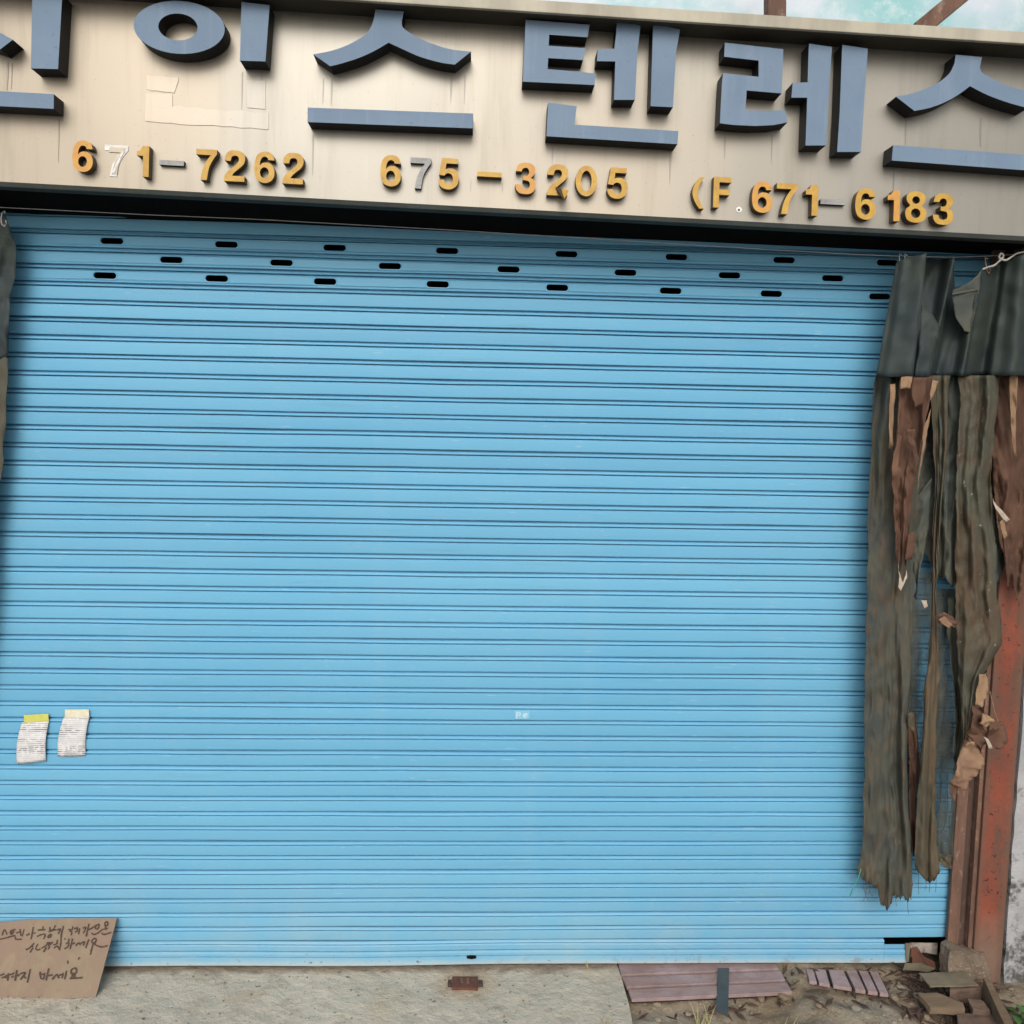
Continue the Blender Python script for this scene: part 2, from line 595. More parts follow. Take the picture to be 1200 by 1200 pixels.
M['hollow_shade'] = plain('hollow_shade_black', (0.006, 0.006, 0.007, 1), 0.9, 0, 0.2, 12, spec=0.05)  # painted darkness of unlit hollows
M['gold'] = mat_gold('ochre_digit', srgb(184, 146, 54), srgb(166, 126, 42))
M['gold_orange'] = mat_gold('orange_digit', srgb(188, 142, 56), srgb(182, 124, 54))
M['gold_side'] = plain('dark_digit_side', (0.06, 0.035, 0.012, 1), 0.5, 0, 0.4, 30)
M['steel_digit'] = mat_gold('bare_steel_digit', srgb(150, 150, 148), srgb(118, 118, 118), 0.0)
M['residue'] = mat_steel_panel('faint_tape_residue', 1.32, 0.62, 0.06)
M['residue_white'] = plain('white_glue_residue', (0.72, 0.71, 0.68, 1), 0.6, 0, 0.3, 60, 0.4)
M['concrete_wall'] = mat_concrete('grey_render', (0.34, 0.33, 0.31, 1), (0.28, 0.27, 0.25, 1), (0.2, 0.19, 0.18, 1))
LATCH = UZ(545, 1151, 0)
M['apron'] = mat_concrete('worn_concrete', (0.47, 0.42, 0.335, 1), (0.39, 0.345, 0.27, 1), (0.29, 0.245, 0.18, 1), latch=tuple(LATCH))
M['soil'] = mat_concrete('sandy_rubble_soil', (0.29, 0.25, 0.185, 1), (0.17, 0.125, 0.078, 1), (0.10, 0.068, 0.042, 1))
M['street'] = mat_concrete('street_surface', (0.38, 0.365, 0.335, 1), (0.33, 0.315, 0.29, 1), (0.26, 0.245, 0.225, 1))
M['footing'] = mat_concrete('rust_stained_footing', (0.165, 0.125, 0.09, 1), (0.105, 0.074, 0.052, 1), (0.065, 0.043, 0.032, 1))
M['red'] = mat_rust_red()
M['rust'] = mat_rust('rusty_brown_steel')
M['rust_dark'] = mat_rust('dark_rusty_steel', (0.07, 0.038, 0.026, 1), (0.04, 0.025, 0.02, 1), (0.13, 0.08, 0.055, 1))
M['rust_latch'] = mat_rust('orange_rust', (0.12, 0.045, 0.024, 1), (0.065, 0.028, 0.018, 1), (0.17, 0.075, 0.036, 1))
M['old_wall'] = mat_old_wall()
M['turq'] = mat_turquoise()
M['wire'] = plain('galvanised_wire', (0.22, 0.22, 0.22, 1), 0.6, 0.4, 0.3, 40)
M['tarp'] = mat_cloth('dark_green_tarpaulin', [(0.034, 0.047, 0.048, 1), (0.026, 0.037, 0.040, 1), (0.040, 0.050, 0.042, 1)], 8, 0.6, trans=.08)
M['cloth_a'] = mat_cloth('grey_olive_cloth', [(0.088, 0.092, 0.074, 1), (0.104, 0.096, 0.070, 1), (0.058, 0.070, 0.068, 1), (0.112, 0.080, 0.054, 1)], trans=.22)
M['cloth_b'] = mat_cloth('olive_brown_cloth', [(0.12, 0.105, 0.072, 1), (0.075, 0.070, 0.050, 1), (0.135, 0.095, 0.060, 1)], trans=.22)
M['cloth_c'] = mat_cloth('grey_green_cloth', [(0.092, 0.102, 0.086, 1), (0.060, 0.072, 0.068, 1), (0.108, 0.108, 0.080, 1)], trans=.22)
M['cloth_d'] = mat_cloth('tan_olive_cloth', [(0.112, 0.110, 0.080, 1), (0.072, 0.078, 0.060, 1), (0.112, 0.082, 0.054, 1), (0.108, 0.068, 0.045, 1)], spots=0.6, trans=.22)
M['cloth_brown'] = mat_cloth('red_brown_cloth', [(0.135, 0.070, 0.048, 1), (0.085, 0.048, 0.034, 1), (0.17, 0.095, 0.062, 1)], trans=.22)
M['cloth_tan'] = mat_cloth('tan_lining', [(0.30, 0.20, 0.115, 1), (0.22, 0.14, 0.085, 1), (0.17, 0.10, 0.07, 1)])
M['cloth_pale'] = mat_cloth('pale_lining', [(0.40, 0.36, 0.30, 1), (0.33, 0.27, 0.21, 1), (0.36, 0.30, 0.24, 1)])
M['net'] = mat_net('open_weave_netting', (0.11, 0.115, 0.095, 1))
M['cardboard'] = mat_cloth('weathered_plywood_card', [(0.235, 0.178, 0.126, 1), (0.195, 0.148, 0.104, 1), (0.215, 0.150, 0.112, 1), (0.24, 0.188, 0.124, 1)], 10)
M['ink'] = plain('brown_ink', (0.055, 0.032, 0.02, 1), 0.8, 0, 0.3, 60)
M['tape_yellow'] = plain('yellow_green_tape', (0.55, 0.50, 0.10, 1), 0.4, 0, 0.4, 50, c2=(0.40, 0.46, 0.12, 1))
M['tape_pale'] = plain('pale_yellow_tape', (0.58, 0.50, 0.28, 1), 0.4, 0, 0.3, 50, c2=(0.60, 0.62, 0.55, 1))
M['plank'] = mat_cloth('faded_pink_plank', [(0.30, 0.205, 0.18, 1), (0.21, 0.145, 0.135, 1), (0.31, 0.235, 0.235, 1), (0.21, 0.145, 0.15, 1)], 14, grain=(0.10, 1, 1))
M['plank_dark'] = plain('plank_gap_shade', (0.02, 0.014, 0.012, 1), 0.9, 0, 0.3, 30)  # shade in the gaps between planks, painted near black
M['bar'] = plain('dark_grey_steel_bar', (0.075, 0.088, 0.088, 1), 0.5, 0.3, 0.3, 18, 0.2)
M['wood'] = mat_cloth('grey_brown_wood', [(0.17, 0.125, 0.08, 1), (0.105, 0.075, 0.05, 1), (0.14, 0.10, 0.07, 1)], 30, grain=(0.12, 1, 1))
M['plate'] = plain('sandy_metal_plate', (0.165, 0.14, 0.095, 1), 0.6, 0.1, 0.3, 18, 0.2)
M['torn'] = plain('dirty_torn_sheet', (0.32, 0.29, 0.26, 1), 0.8, 0, 0.5, 40, 0.4, c2=(0.12, 0.06, 0.04, 1))
M['brick'] = plain('dusty_brick', (0.135, 0.088, 0.062, 1), 0.9, 0, 0.35, 30, 0.5)
M['grass_dry'] = plain('dry_grass', (0.34, 0.29, 0.14, 1), 0.8, 0, 0.3, 30)
M['leaf'] = plain('weed_leaf', (0.06, 0.15, 0.035, 1), 0.6, 0, 0.35, 25)
M['string'] = plain('green_string', (0.03, 0.30, 0.22, 1), 0.6, 0, 0.2, 30)
M['sticker'] = plain('faded_blue_sticker', (0.20, 0.44, 0.60, 1), 0.4, 0, 0.1, 60)
M['sticker_white'] = plain('worn_white_print', (0.45, 0.62, 0.70, 1), 0.5, 0, 0.2, 60)
M['cord'] = plain('dirty_white_cord', (0.36, 0.35, 0.32, 1), 0.8, 0, 0.5, 60)
M['white'] = plain('white_sticker', (0.75, 0.75, 0.73, 1), 0.5, 0, 0.1, 60)

# ------------------------------------------------------------------ setting: ground, apron
bm = bmesh.new()
g = 250.0
vs_ = [bm.verts.new(p) for p in ((-g, -g, -0.10), (g, -g, -0.10), (g, g, -0.10), (-g, g, -0.10))]
bm.faces.new(vs_)
tag(from_bm('street_ground', bm, M['street']), kind='structure')


def slab(name, outline, top, bottom, mat, rough=0.004, n=26):
    """solid with an uneven top, clipped by an outline given as a left and right polyline of (x, y)"""
    left, right = outline
    bm = bmesh.new()
    rows = []
    nl = n
    for j in range(nl + 1):
        t = j / nl
        a, b = lerp_poly(left, t), lerp_poly(right, t)
        rows.append([(a[0] + (b[0] - a[0]) * i / (n * 2), a[1] + (b[1] - a[1]) * i / (n * 2)) for i in range(n * 2 + 1)])
    V = []
    for r_ in rows:
        V.append([bm.verts.new((x, y, top + rough * (noise.noise(Vector((x * 9, y * 9, 1.7))) + 0.5 * noise.noise(Vector((x * 31, y * 31, 4)))))) for x, y in r_])
    for a, b in zip(V, V[1:]):
        for i in range(len(a) - 1):
            bm.faces.new((a[i], a[i + 1], b[i + 1], b[i]))
    rim = V[0] + [r_[-1] for r_ in V[1:-1]] + V[-1][::-1] + [r_[0] for r_ in V[1:-1]][::-1]
    low = [bm.verts.new((v.co.x, v.co.y, bottom)) for v in rim]
    for i in range(len(rim)):
        j = (i + 1) % len(rim)
        bm.faces.new((rim[i], rim[j], low[j], low[i]))
    return from_bm(name, bm, mat)


e0 = UZ(722, 1128)
e1 = UZ(728, 1143)
e2 = UZ(738, 1180)
e3 = UZ(744, 1215)
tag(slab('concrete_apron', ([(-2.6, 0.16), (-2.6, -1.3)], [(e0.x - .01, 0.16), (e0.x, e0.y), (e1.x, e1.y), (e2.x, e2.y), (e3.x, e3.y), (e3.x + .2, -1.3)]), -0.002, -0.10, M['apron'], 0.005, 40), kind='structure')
# lower, broken ground to the right of the slab
def soil_height(x, y):
    h = -0.042 + 0.018 * noise.noise(Vector((x * 5, y * 5, 0))) + 0.013 * noise.noise(Vector((x * 15, y * 15, 3))) + 0.007 * noise.noise(Vector((x * 40, y * 40, 3)))
    h += 0.035 * max(0.0, min(1.0, (x - 0.78) / 0.25)) * max(0, min(1, (1.35 - x) / .1))
    return h


bm = bmesh.new()
nx, ny = 130, 90
G = []
for j in range(ny + 1):
    y = 0.14 - 1.44 * (j / ny) ** 1.5
    G.append([bm.verts.new((0.30 + 2.4 * i / nx, y, soil_height(0.30 + 2.4 * i / nx, y))) for i in range(nx + 1)])
for a, b in zip(G, G[1:]):
    for i in range(nx):
        bm.faces.new((a[i], b[i], b[i + 1], a[i + 1]))
tag(from_bm('bare_ground', bm, M['soil'], None, True), kind='structure')

# ------------------------------------------------------------------ building shell
SX0, SX1 = -1.62, 1.582            # shutter ends
bld = empty('shop_building', (0, 0.6, 0))
tag(bld, 'shop building with grey walls and turquoise weathered panels above the sign', 'building')
box('back_wall', (-2.6, 2.0, -0.1), (2.6, 2.15, 3.3), M['concrete_wall'], bld)
box('side_wall', (-2.6, 0.20, -0.1), (-1.74, 2.0, 2.40), M['concrete_wall'], bld)
box('side_wall', (1.80, 0.20, -0.1), (2.6, 2.0, 2.40), M['concrete_wall'], bld)
box('lintel', (-2.6, 0.06, 2.40), (2.6, 2.0, 2.72), M['black'], bld)
box('roof_slab', (-2.7, 0.1, 2.74), (2.7, 2.2, 2.86), M['concrete_wall'], bld)
box('floor_slab', (-1.74, 0.17, -0.09), (1.80, 2.0, -0.006), M['hollow_shade'], bld)
box('upper_panel', (-2.6, 0.42, 2.862), (2.6, 0.47, 4.2), M['turq'], bld)
# header box, coloured black for the shade, behind the sign, above the curtain of slats
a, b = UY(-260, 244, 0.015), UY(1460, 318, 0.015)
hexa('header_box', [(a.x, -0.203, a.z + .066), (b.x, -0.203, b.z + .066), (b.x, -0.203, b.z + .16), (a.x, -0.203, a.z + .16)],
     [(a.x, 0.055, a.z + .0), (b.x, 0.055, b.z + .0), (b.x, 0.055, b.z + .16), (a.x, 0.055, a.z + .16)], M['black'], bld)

# steel members of a frame above the flashing
def bar_px(name, p0, p1, Y, w_, mat, label, cat):
    a_, b_ = UY(*p0, Y), UY(*p1, Y)
    d = (b_ - a_).normalized()
    n_ = Vector((-d.z, 0, d.x)) * (w_ / 2)
    dy = Vector((0, 0.045, 0))
    f = [a_ - n_, b_ - n_, b_ + n_, a_ + n_]
    o = hexa(name, f, [p + dy for p in f], mat, None, 0.003)
    tag(o, label, cat)
    return o


bar_px('steel_brace', (1078, 34), (1180, -50), 0.1, 0.05, M['rust'], 'brown diagonal steel brace rising behind the sign flashing', 'brace')
bar_px('steel_post', (911, 40), (911, -80), 0.15, 0.058, M['rust'], 'short brown upright steel post behind the sign flashing', 'post')

# ------------------------------------------------------------------ shop sign
SY = -0.21
sign = empty('shop_sign', (0, SY, 2.3))
tag(sign, 'long beige steel shop sign with blue-grey raised letters and yellow phone numbers', 'sign')


def sline(xa, ya, xb, yb, Y):
    """world line through two pixels on plane Y, evaluated at world X"""
    A, B = UY(xa, ya, Y), UY(xb, yb, Y)
    return lambda X: A.z + (B.z - A.z) * (X - A.x) / (B.x - A.x)


XL, XR = -2.1, 2.2
zbot = sline(0, 213, 1200, 277, SY)
ztop = sline(130, -4, 1200, 66, SY)
hexa('panel', [(XL, SY, zbot(XL)), (XR, SY, zbot(XR)), (XR, SY, ztop(XR) + .03), (XL, SY, ztop(XL) + .03)],
     [(XL, SY + .02, zbot(XL)), (XR, SY + .02, zbot(XR)), (XR, SY + .02, ztop(XR) + .03), (XL, SY + .02, ztop(XL) + .03)], M['sign'], sign)
hexa('bottom_trim', [(XL, SY - .006, zbot(XL) - .014), (XR, SY - .006, zbot(XR) - .014), (XR, SY - .006, zbot(XR) - .0005), (XL, SY - .006, zbot(XL) - .0005)],
     [(XL, SY + .03, zbot(XL) - .014), (XR, SY + .03, zbot(XR) - .014), (XR, SY + .03, zbot(XR) - .0005), (XL, SY + .03, zbot(XL) - .0005)], M['trim'], sign, 0.002)
CY = -0.303
czb = sline(600, 12, 1200, 51, CY)
hexa('cap_flashing', [(XL, CY, czb(XL)), (XR, CY, czb(XR)), (XR, CY, czb(XR) + .030), (XL, CY, czb(XL) + .030)],
     [(XL, CY + .012, czb(XL)), (XR, CY + .012, czb(XR)), (XR, CY + .012, czb(XR) + .028), (XL, CY + .012, czb(XL) + .028)], M['cap'], sign, 0.002)
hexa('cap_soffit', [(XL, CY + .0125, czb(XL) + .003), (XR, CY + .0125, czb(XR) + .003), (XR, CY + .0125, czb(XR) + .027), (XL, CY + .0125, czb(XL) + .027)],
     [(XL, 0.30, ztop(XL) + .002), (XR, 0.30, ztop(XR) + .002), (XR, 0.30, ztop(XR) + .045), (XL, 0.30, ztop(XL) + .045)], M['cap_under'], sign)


def zs(pts, ox, oy, s):
    return [(ox + x / s, oy + y / s) for x, y in pts]


LY = SY - 0.054
LB = SY - 0.0006


def ell(cx, cy, rx, ry, n=40, rot=0.07):
    return [(cx + rx * math.cos(t) * math.cos(rot) - ry * math.sin(t) * math.sin(rot),
             cy + rx * math.cos(t) * math.sin(rot) + ry * math.sin(t) * math.cos(rot)) for t in [2 * math.pi * i / n for i in range(n)]]


def crv(pts, n=6):
    """Catmull-Rom smoothing of an open run of points"""
    out = []
    for i in range(len(pts) - 1):
        p0, p1, p2, p3 = pts[max(i - 1, 0)], pts[i], pts[i + 1], pts[min(i + 2, len(pts) - 1)]
        for k in range(n):
            t = k / n
            out.append(tuple(0.5 * (2 * p1[c] + (p2[c] - p0[c]) * t + (2 * p0[c] - 5 * p1[c] + 4 * p2[c] - p3[c]) * t * t
                                    + (3 * p1[c] - p0[c] - 3 * p2[c] + p3[c]) * t ** 3) for c in (0, 1)))
    out.append(pts[-1])
    return out


letters = [
    ('blue-grey syllable cut by the edge of the photo', [
        ([(-62, -12), (-40, -11), (-37, 8), (-22, 25), (-4, 36), (15, 46.5), (0, 58), (-22, 50), (-48, 33), (-66, 52), (-95, 62), (-112, 48), (-84, 34), (-68, 14)], None),
        ([(38, -9), (73, -7), (68, 81), (36, 80)], None),
        ([(-110, 101), (63, 110.3), (63, 127.5), (-110, 119)], None)]),
    ('blue-grey ring and bar syllable', [
        (ell(210, 32, 53.5, 31), ell(208.5, 31.5, 23, 15.7)),
        ([(283, 2), (316, 6), (311, 72), (281, 71)], None)]),
    ('blue-grey forked syllable over a long bar', [
        (zs([(500, 55), (667, 65)] + crv([(655, 120), (665, 165), (760, 225), (850, 262), (950, 290), (1060, 302)]) + crv([(965, 378), (880, 366), (760, 332), (670, 293), (577, 250)]) + crv([(577, 250), (490, 300), (400, 340), (300, 372), (235, 388)])[1:] + crv([(135, 318), (240, 298), (340, 262), (430, 210), (470, 165), (492, 105)]), 340, 0, 5), None),
        (zs([(103, 630), (1072, 665), (1070, 752), (102, 715)], 340, 0, 5), None)]),
    ('blue-grey syllable of a comb, two uprights and an angle', [
        (zs([(130, 115), (505, 145), (492, 218), (268, 203), (265, 268), (482, 282), (466, 352), (262, 340), (259, 405), (455, 420), (540, 432), (535, 498), (112, 478)], 590, 0, 5), None),
        (zs([(665, 118), (803, 150), (785, 300), (770, 585), (648, 585), (655, 360), (548, 358), (552, 288), (650, 285), (660, 200)], 590, 0, 5), None),
        (zs([(877, 138), (1035, 172), (1012, 300), (993, 628), (862, 622), (872, 300)], 590, 0, 5), None),
        (zs([(262, 600), (430, 622), (415, 730), (1025, 768), (1020, 845), (252, 798)], 590, 0, 5), None)]),
    ('blue-grey syllable of a zigzag and two uprights', [
        (zs([(147, 150), (490, 188), (480, 447), (275, 430), (268, 545), (380, 550), (500, 545), (515, 617), (430, 633), (320, 638), (200, 632), (118, 622), (130, 390), (137, 328), (345, 350), (345, 255), (143, 232)], 820, 20, 5), None),
        (zs([(640, 155), (775, 175), (760, 400), (740, 752), (620, 752), (630, 472), (537, 472), (545, 385), (632, 382), (638, 200)], 820, 20, 5), None),
        (zs([(835, 162), (985, 185), (960, 560), (945, 790), (805, 790), (820, 560)], 820, 20, 5), None)]),
    ('blue-grey forked syllable over a bar cut by the photo edge', [
        (zs([(720, 205), (905, 222)] + crv([(890, 290), (905, 330), (980, 372), (1080, 420), (1200, 455), (1340, 485)]) + crv([(1230, 580), (1100, 545), (960, 495), (880, 457), (820, 425)]) + crv([(820, 425), (740, 485), (640, 540), (540, 577), (430, 600)])[1:] + crv([(300, 500), (420, 475), (540, 430), (620, 385), (680, 330), (712, 262)]), 1000, 30, 6), None),
        (zs([(280, 840), (1450, 926), (1440, 1034), (270, 948)], 1000, 30, 6), None)]),
]
for lab, strokes in letters:
    le = empty('letter', (0, SY, 2.5), sign)
    le['label'] = lab
    for pts, hole in strokes:
        prism('stroke', pts, LY + random.uniform(-.001, .001), LB, M['letter'], M['letter_side'], le, [hole] if hole else [])


# ---- phone digits: hand-made bold outlines from stroke skeletons
def ribbon(poly, w_):
    """outline polygon of a thick open stroke (butt ends)"""
    Lf, Rt = [], []
    n = len(poly)
    for i, p in enumerate(poly):
        a_ = poly[max(i - 1, 0)]
        b_ = poly[min(i + 1, n - 1)]
        dx, dy = b_[0] - a_[0], b_[1] - a_[1]
        l = math.hypot(dx, dy) or 1
        nx_, ny_ = -dy / l * w_ / 2, dx / l * w_ / 2
        Lf.append((p[0] + nx_, p[1] + ny_))
        Rt.append((p[0] - nx_, p[1] - ny_))
    return Lf + Rt[::-1]


def arc(cx, cy, rx, ry, a0, a1, n=18):
    return [(cx + rx * math.cos(R(a0 + (a1 - a0) * i / n)), cy - ry * math.sin(R(a0 + (a1 - a0) * i / n))) for i in range(n + 1)]


W = 0.20


def circ(cx, cy, rx, ry, n=28):
    return [(cx + rx * math.cos(2 * math.pi * i / n), cy - ry * math.sin(2 * math.pi * i / n)) for i in range(n)]


# glyphs in a box 0..0.78 wide, 0..1 tall, y down; each a list of (outline, hole)
def glyph(ch):
    if ch == '0':
        return [(circ(.38, .5, .38, .5), circ(.38, .5, .185, .335))]
    if ch == '1':
        return [([(.22, 0), (.45, 0), (.45, 1), (.24, 1), (.24, .32), (.02, .32), (.02, .18), (.14, .14)], None)]
    if ch == '2':
        o = crv([(.02, .34), (.05, .14), (.2, .01), (.38, -.01), (.56, .01), (.71, .12), (.73, .31), (.66, .46), (.50, .60), (.36, .72), (.29, .82)], 5)
        i = crv([(.01, 1.0), (.03, .84), (.14, .68), (.32, .54), (.46, .42), (.52, .30), (.48, .19), (.38, .16), (.27, .2), (.23, .34)], 5)
        return [(o + [(.73, .82), (.73, 1.0)] + i, None)]
    if ch == '3':
        o = crv([(.03, .28), (.08, .1), (.22, .01), (.37, -.01), (.56, .02), (.70, .14), (.69, .32), (.60, .44), (.54, .475)], 5)
        o += crv([(.54, .475), (.68, .55), (.74, .71), (.68, .89), (.54, .99), (.36, 1.01), (.17, .98), (.05, .86), (.01, .70)], 5)[1:]
        i = crv([(.21, .70), (.25, .81), (.37, .85), (.49, .81), (.53, .70), (.48, .59), (.28, .555)], 5)
        i += crv([(.28, .425), (.42, .41), (.49, .30), (.46, .19), (.37, .155), (.27, .19), (.23, .28)], 5)
        return [(o + i, None)]
    if ch == '5':
        o = [(.12, 0), (.68, 0), (.68, .17), (.28, .17), (.255, .36)]
        o += crv([(.38, .325), (.56, .35), (.70, .48), (.73, .66), (.67, .86), (.52, .98), (.35, 1.01), (.16, .97), (.04, .85), (.01, .72)], 5)
        o += crv([(.215, .70), (.25, .80), (.36, .845), (.48, .80), (.52, .67), (.48, .54), (.37, .485), (.27, .51), (.22, .57)], 5)
        return [(o + [(.03, .55)], None)]
    if ch == '6':
        o = crv([(.71, .26), (.66, .1), (.53, .01), (.38, -.01), (.19, .04), (.06, .2), (.01, .5), (.04, .76), (.14, .93), (.37, 1.01), (.58, .96), (.70, .83), (.73, .66), (.68, .48), (.56, .37), (.40, .345), (.28, .38), (.205, .46)], 5)
        o += crv([(.205, .46), (.22, .3), (.29, .18), (.39, .155), (.47, .19), (.50, .26)], 5)[1:]
        return [(o, circ(.372, .675, .155, .175))]
    if ch == '7':
        return [([(.0, 0), (.73, 0), (.73, .15)] + crv([(.73, .15), (.58, .36), (.46, .62), (.40, 1.0)], 5)[1:] + crv([(.18, 1.0), (.24, .68), (.36, .40), (.52, .18)], 5) + [(.0, .18)], None)]
    if ch == '8':
        o = crv([(.37, -.01), (.56, .02), (.69, .13), (.69, .31), (.58, .46), (.71, .57), (.745, .72), (.68, .90), (.53, .99), (.37, 1.01), (.20, .99), (.06, .90), (.0, .72), (.04, .57), (.16, .46), (.05, .31), (.05, .13), (.18, .02), (.37, -.01)], 4)[:-1]
        return [(o, [circ(.37, .275, .135, .125), circ(.37, .705, .165, .155)])]
    if ch == '(':
        return [(crv([(.42, 0), (.26, .22), (.19, .5), (.26, .78), (.42, 1.02)], 6) + crv([(.25, 1.02), (.08, .78), (.0, .5), (.08, .22), (.25, 0)], 6), None)]
    if ch == 'F':
        return [([(0, 0), (.62, 0), (.62, .17), (.2, .17), (.2, .41), (.57, .41), (.57, .58), (.2, .58), (.2, 1), (0, 1)], None)]
    if ch == '-':
        return [([(-.05, .41), (.80, .41), (.80, .58), (-.05, .58)], None)]


DY = SY - 0.024


def digit(ch, cx, cy, mf, parent, h=36.5, thick=0.024, slope=0.054, name='digit', wid=1.0):
    gl = glyph(ch)
    s = h
    wx = {'1': .45, '(': .42, 'F': .62}.get(ch, .75)

    def mp(p):
        u, v = (p[0] - wx / 2) * s * wid * 1.03, (p[1] - .5) * s
        return (cx + u - v * 0.03, cy + v + u * slope)
    o = None
    for pts, hole in gl:
        hs_ = hole if (hole and isinstance(hole[0], list)) else ([hole] if hole else [])
        o = prism(name, [mp(p) for p in pts], SY - thick, LB, mf, M['gold_side'] if mf is not M['steel_digit'] else M['letter_side'], parent, [[mp(p) for p in q] for q in hs_])
    return o


Gd, Go, St = M['gold'], M['gold_orange'], M['steel_digit']
rows = [
    ('yellow phone number with a missing second digit, first of three', [('6', 97, 183, Go), ('1', 167, 189, Gd), ('-', 201, 191, St), ('7', 242, 193, Gd), ('2', 275, 194.5, Gd), ('6', 310, 196, Gd), ('2', 343.5, 197.5, Gd)]),
    ('yellow phone number with a bare grey seven, middle of three', [('6', 458, 200, Gd), ('7', 493, 203, St), ('5', 526, 203.5, Gd), ('-', 573.5, 204.5, Gd), ('3', 616, 209, Go), ('2', 653.5, 211, Gd), ('0', 687, 212, Gd), ('5', 724, 214.5, Gd)]),
    ('yellow fax number after a bracket and letter F, last of three', [('(', 818.5, 225.5, Gd), ('F', 846.5, 225.5, Gd), ('6', 893.5, 231, Go), ('7', 922.5, 233, Gd), ('1', 951, 234.5, Gd), ('-', 976, 237, St), ('6', 1014.5, 239, Gd), ('1', 1047, 241, Go), ('8', 1073.5, 242.5, Gd), ('3', 1105.5, 245, Gd)]),
]
for ri, (lab, ds) in enumerate(rows):
    ph = empty('phone_number', (0, SY, 2.35), sign)
    ph['label'] = lab
    for ch, cx, cy, mf in ds:
        hh = 36.0 if ch != '-' else 33
        nm = {'-': 'dash', '(': 'bracket', 'F': 'capital_letter'}.get(ch, 'digit')
        o = digit(ch, cx, cy, mf, ph, hh, 0.026 if mf is not St else 0.014, name=nm, wid=0.9 if ch != '-' else 1.0)
        if mf is St:
            o['label'] = 'bare grey metal digit that lost its yellow face'
    if ri == 0:
        o = digit('7', 136.5, 188.5, M['residue_white'], ph, 37, 0.0016, name='glue_mark')
        o['label'] = 'white glue mark of a missing seven'
        o = digit('7', 137, 188.5, M['sign'], ph, 31, 0.0026, name='glue_mark', wid=.8)
        prism('glue_streak', [(143, 177), (145, 178), (134, 203), (131.5, 202)], SY - .0034, LB, M['residue_white'], M['residue_white'], ph)
    if ri == 1:   # bent-out foot of the two
        q = [UY(651, 219, DY - .004), UY(664.5, 224, DY - .026), UY(661, 234, DY - .030), UY(653, 226, DY - .006)]
        o = hexa('bent_foot', q, [p + Vector((0, .004, .002)) for p in q], M['gold_side'], ph)
        q2 = [UY(658, 222, DY - .016), UY(666.5, 223, DY - .030), UY(661.5, 233, DY - .034)]
        hexa('bent_foot', q2, [p + Vector((0, .003, 0)) for p in q2], M['gold'], ph)
    if ri == 2:
        prism('round_sticker', circ(866, 245.7, 3.4, 3.4, 14), SY - .0016, LB, M['white'], M['white'], ph)
        prism('sticker_dot', circ(866, 245.9, 1.4, 1.4, 10), SY - .0026, SY - .0012, M['bar'], M['bar'], ph)

# rectangular patches of torn tape residue below the ring letter
def jag(p0, p1, n, a_):
    return [(p0[0] + (p1[0] - p0[0]) * i / n, p0[1] + (p1[1] - p0[1]) * i / n + random.uniform(-a_, a_)) for i in range(n + 1)]


rp = [[(172, 88.5), (209, 91)] + jag((209, 95), (204, 108.5), 3, .5) + jag((204, 108.5), (172, 105), 6, 1.0),
      [(171, 109), (202, 110.5)] + jag((202, 124.5), (315, 133), 14, 1.3) + [(314.5, 151)] + jag((313, 151), (170, 142.5), 14, 1.0),
      [(288, 94), (311, 95), (311, 128), (290, 126)]]
for q in rp:
    prism('tape_residue', q, SY - 0.0017, LB, M['residue'], M['residue'], sign)

# run-off stains below the ends of letters
M['stain'] = mat_steel_panel('dark_runoff_stain', 0.86, 0.62, 0.05)
for x, ya, yb, w_ in ((389, 92, 123, 2.2), (379, 92, 121, 1.4), (529, 90, 120, 2.6), (545, 88, 121, 1.6), (367, 158, 205, 2.0), (9, 72, 106, 2.4), (14, 74, 104, 1.2), (69, 140, 190, 1.6), (850, 158, 186, 2.2), (905, 158, 190, 1.8),
                      (648, 172, 192, 1.6), (786, 178, 215, 2.2), (1062, 140, 170, 2.0), (1150, 138, 172, 2.4), (1048, 196, 230, 1.8), (284, 84, 128, 1.6), (306, 85, 120, 1.2), (552, 212, 224, .9), (589, 214, 226, .9)):
    prism('drip_stain', [(x - w_ * .5, ya), (x + w_ * .5, ya), (x + w_ * .45 - .4, (ya + yb) / 2), (x + .15 - .8, yb), (x - .3 - .8, yb), (x - w_ * .5 - .4, (ya + yb) / 2)], SY - .0011, LB, M['stain'], M['stain'], sign)

# ------------------------------------------------------------------ roller shutter
PF = [-9.895685093163066e-08, 1.2051867064086244e-05, -0.0003798348292879773, -0.04889495624710296, 2.278619601919185]


def zline(i):
    if i < 0:
        return zline(0) - i * 0.0500
    return (((PF[0] * i + PF[1]) * i + PF[2]) * i + PF[3]) * i + PF[4]


sh = empty('roller_shutter', (0, 0, 0))
tag(sh, 'closed light blue roller shutter of horizontal metal slats', 'shutter')
# profile over one unit: t (0 top .. 1 bottom, in slat heights), y (metres, minus is towards the street)
PROF = [(-0.012, 0.0026), (-0.006, 0.0050), (0.0, 0.0125), (0.150, 0.0125), (0.146, 0.0085), (0.096, 0.0056), (0.150, 0.0016), (0.222, -0.0018), (0.240, -0.0010),
        (0.248, 0.0095), (0.380, 0.0095), (0.375, 0.0042), (0.312, 0.0014), (0.345, -0.0008), (0.50, -0.0006), (0.70, 0.0002), (0.90, 0.0014), (0.965, 0.0020), (0.988, 0.0026)]
SEG = 60
xs = [SX0 + (SX1 - SX0) * i / SEG for i in range(SEG + 1)]


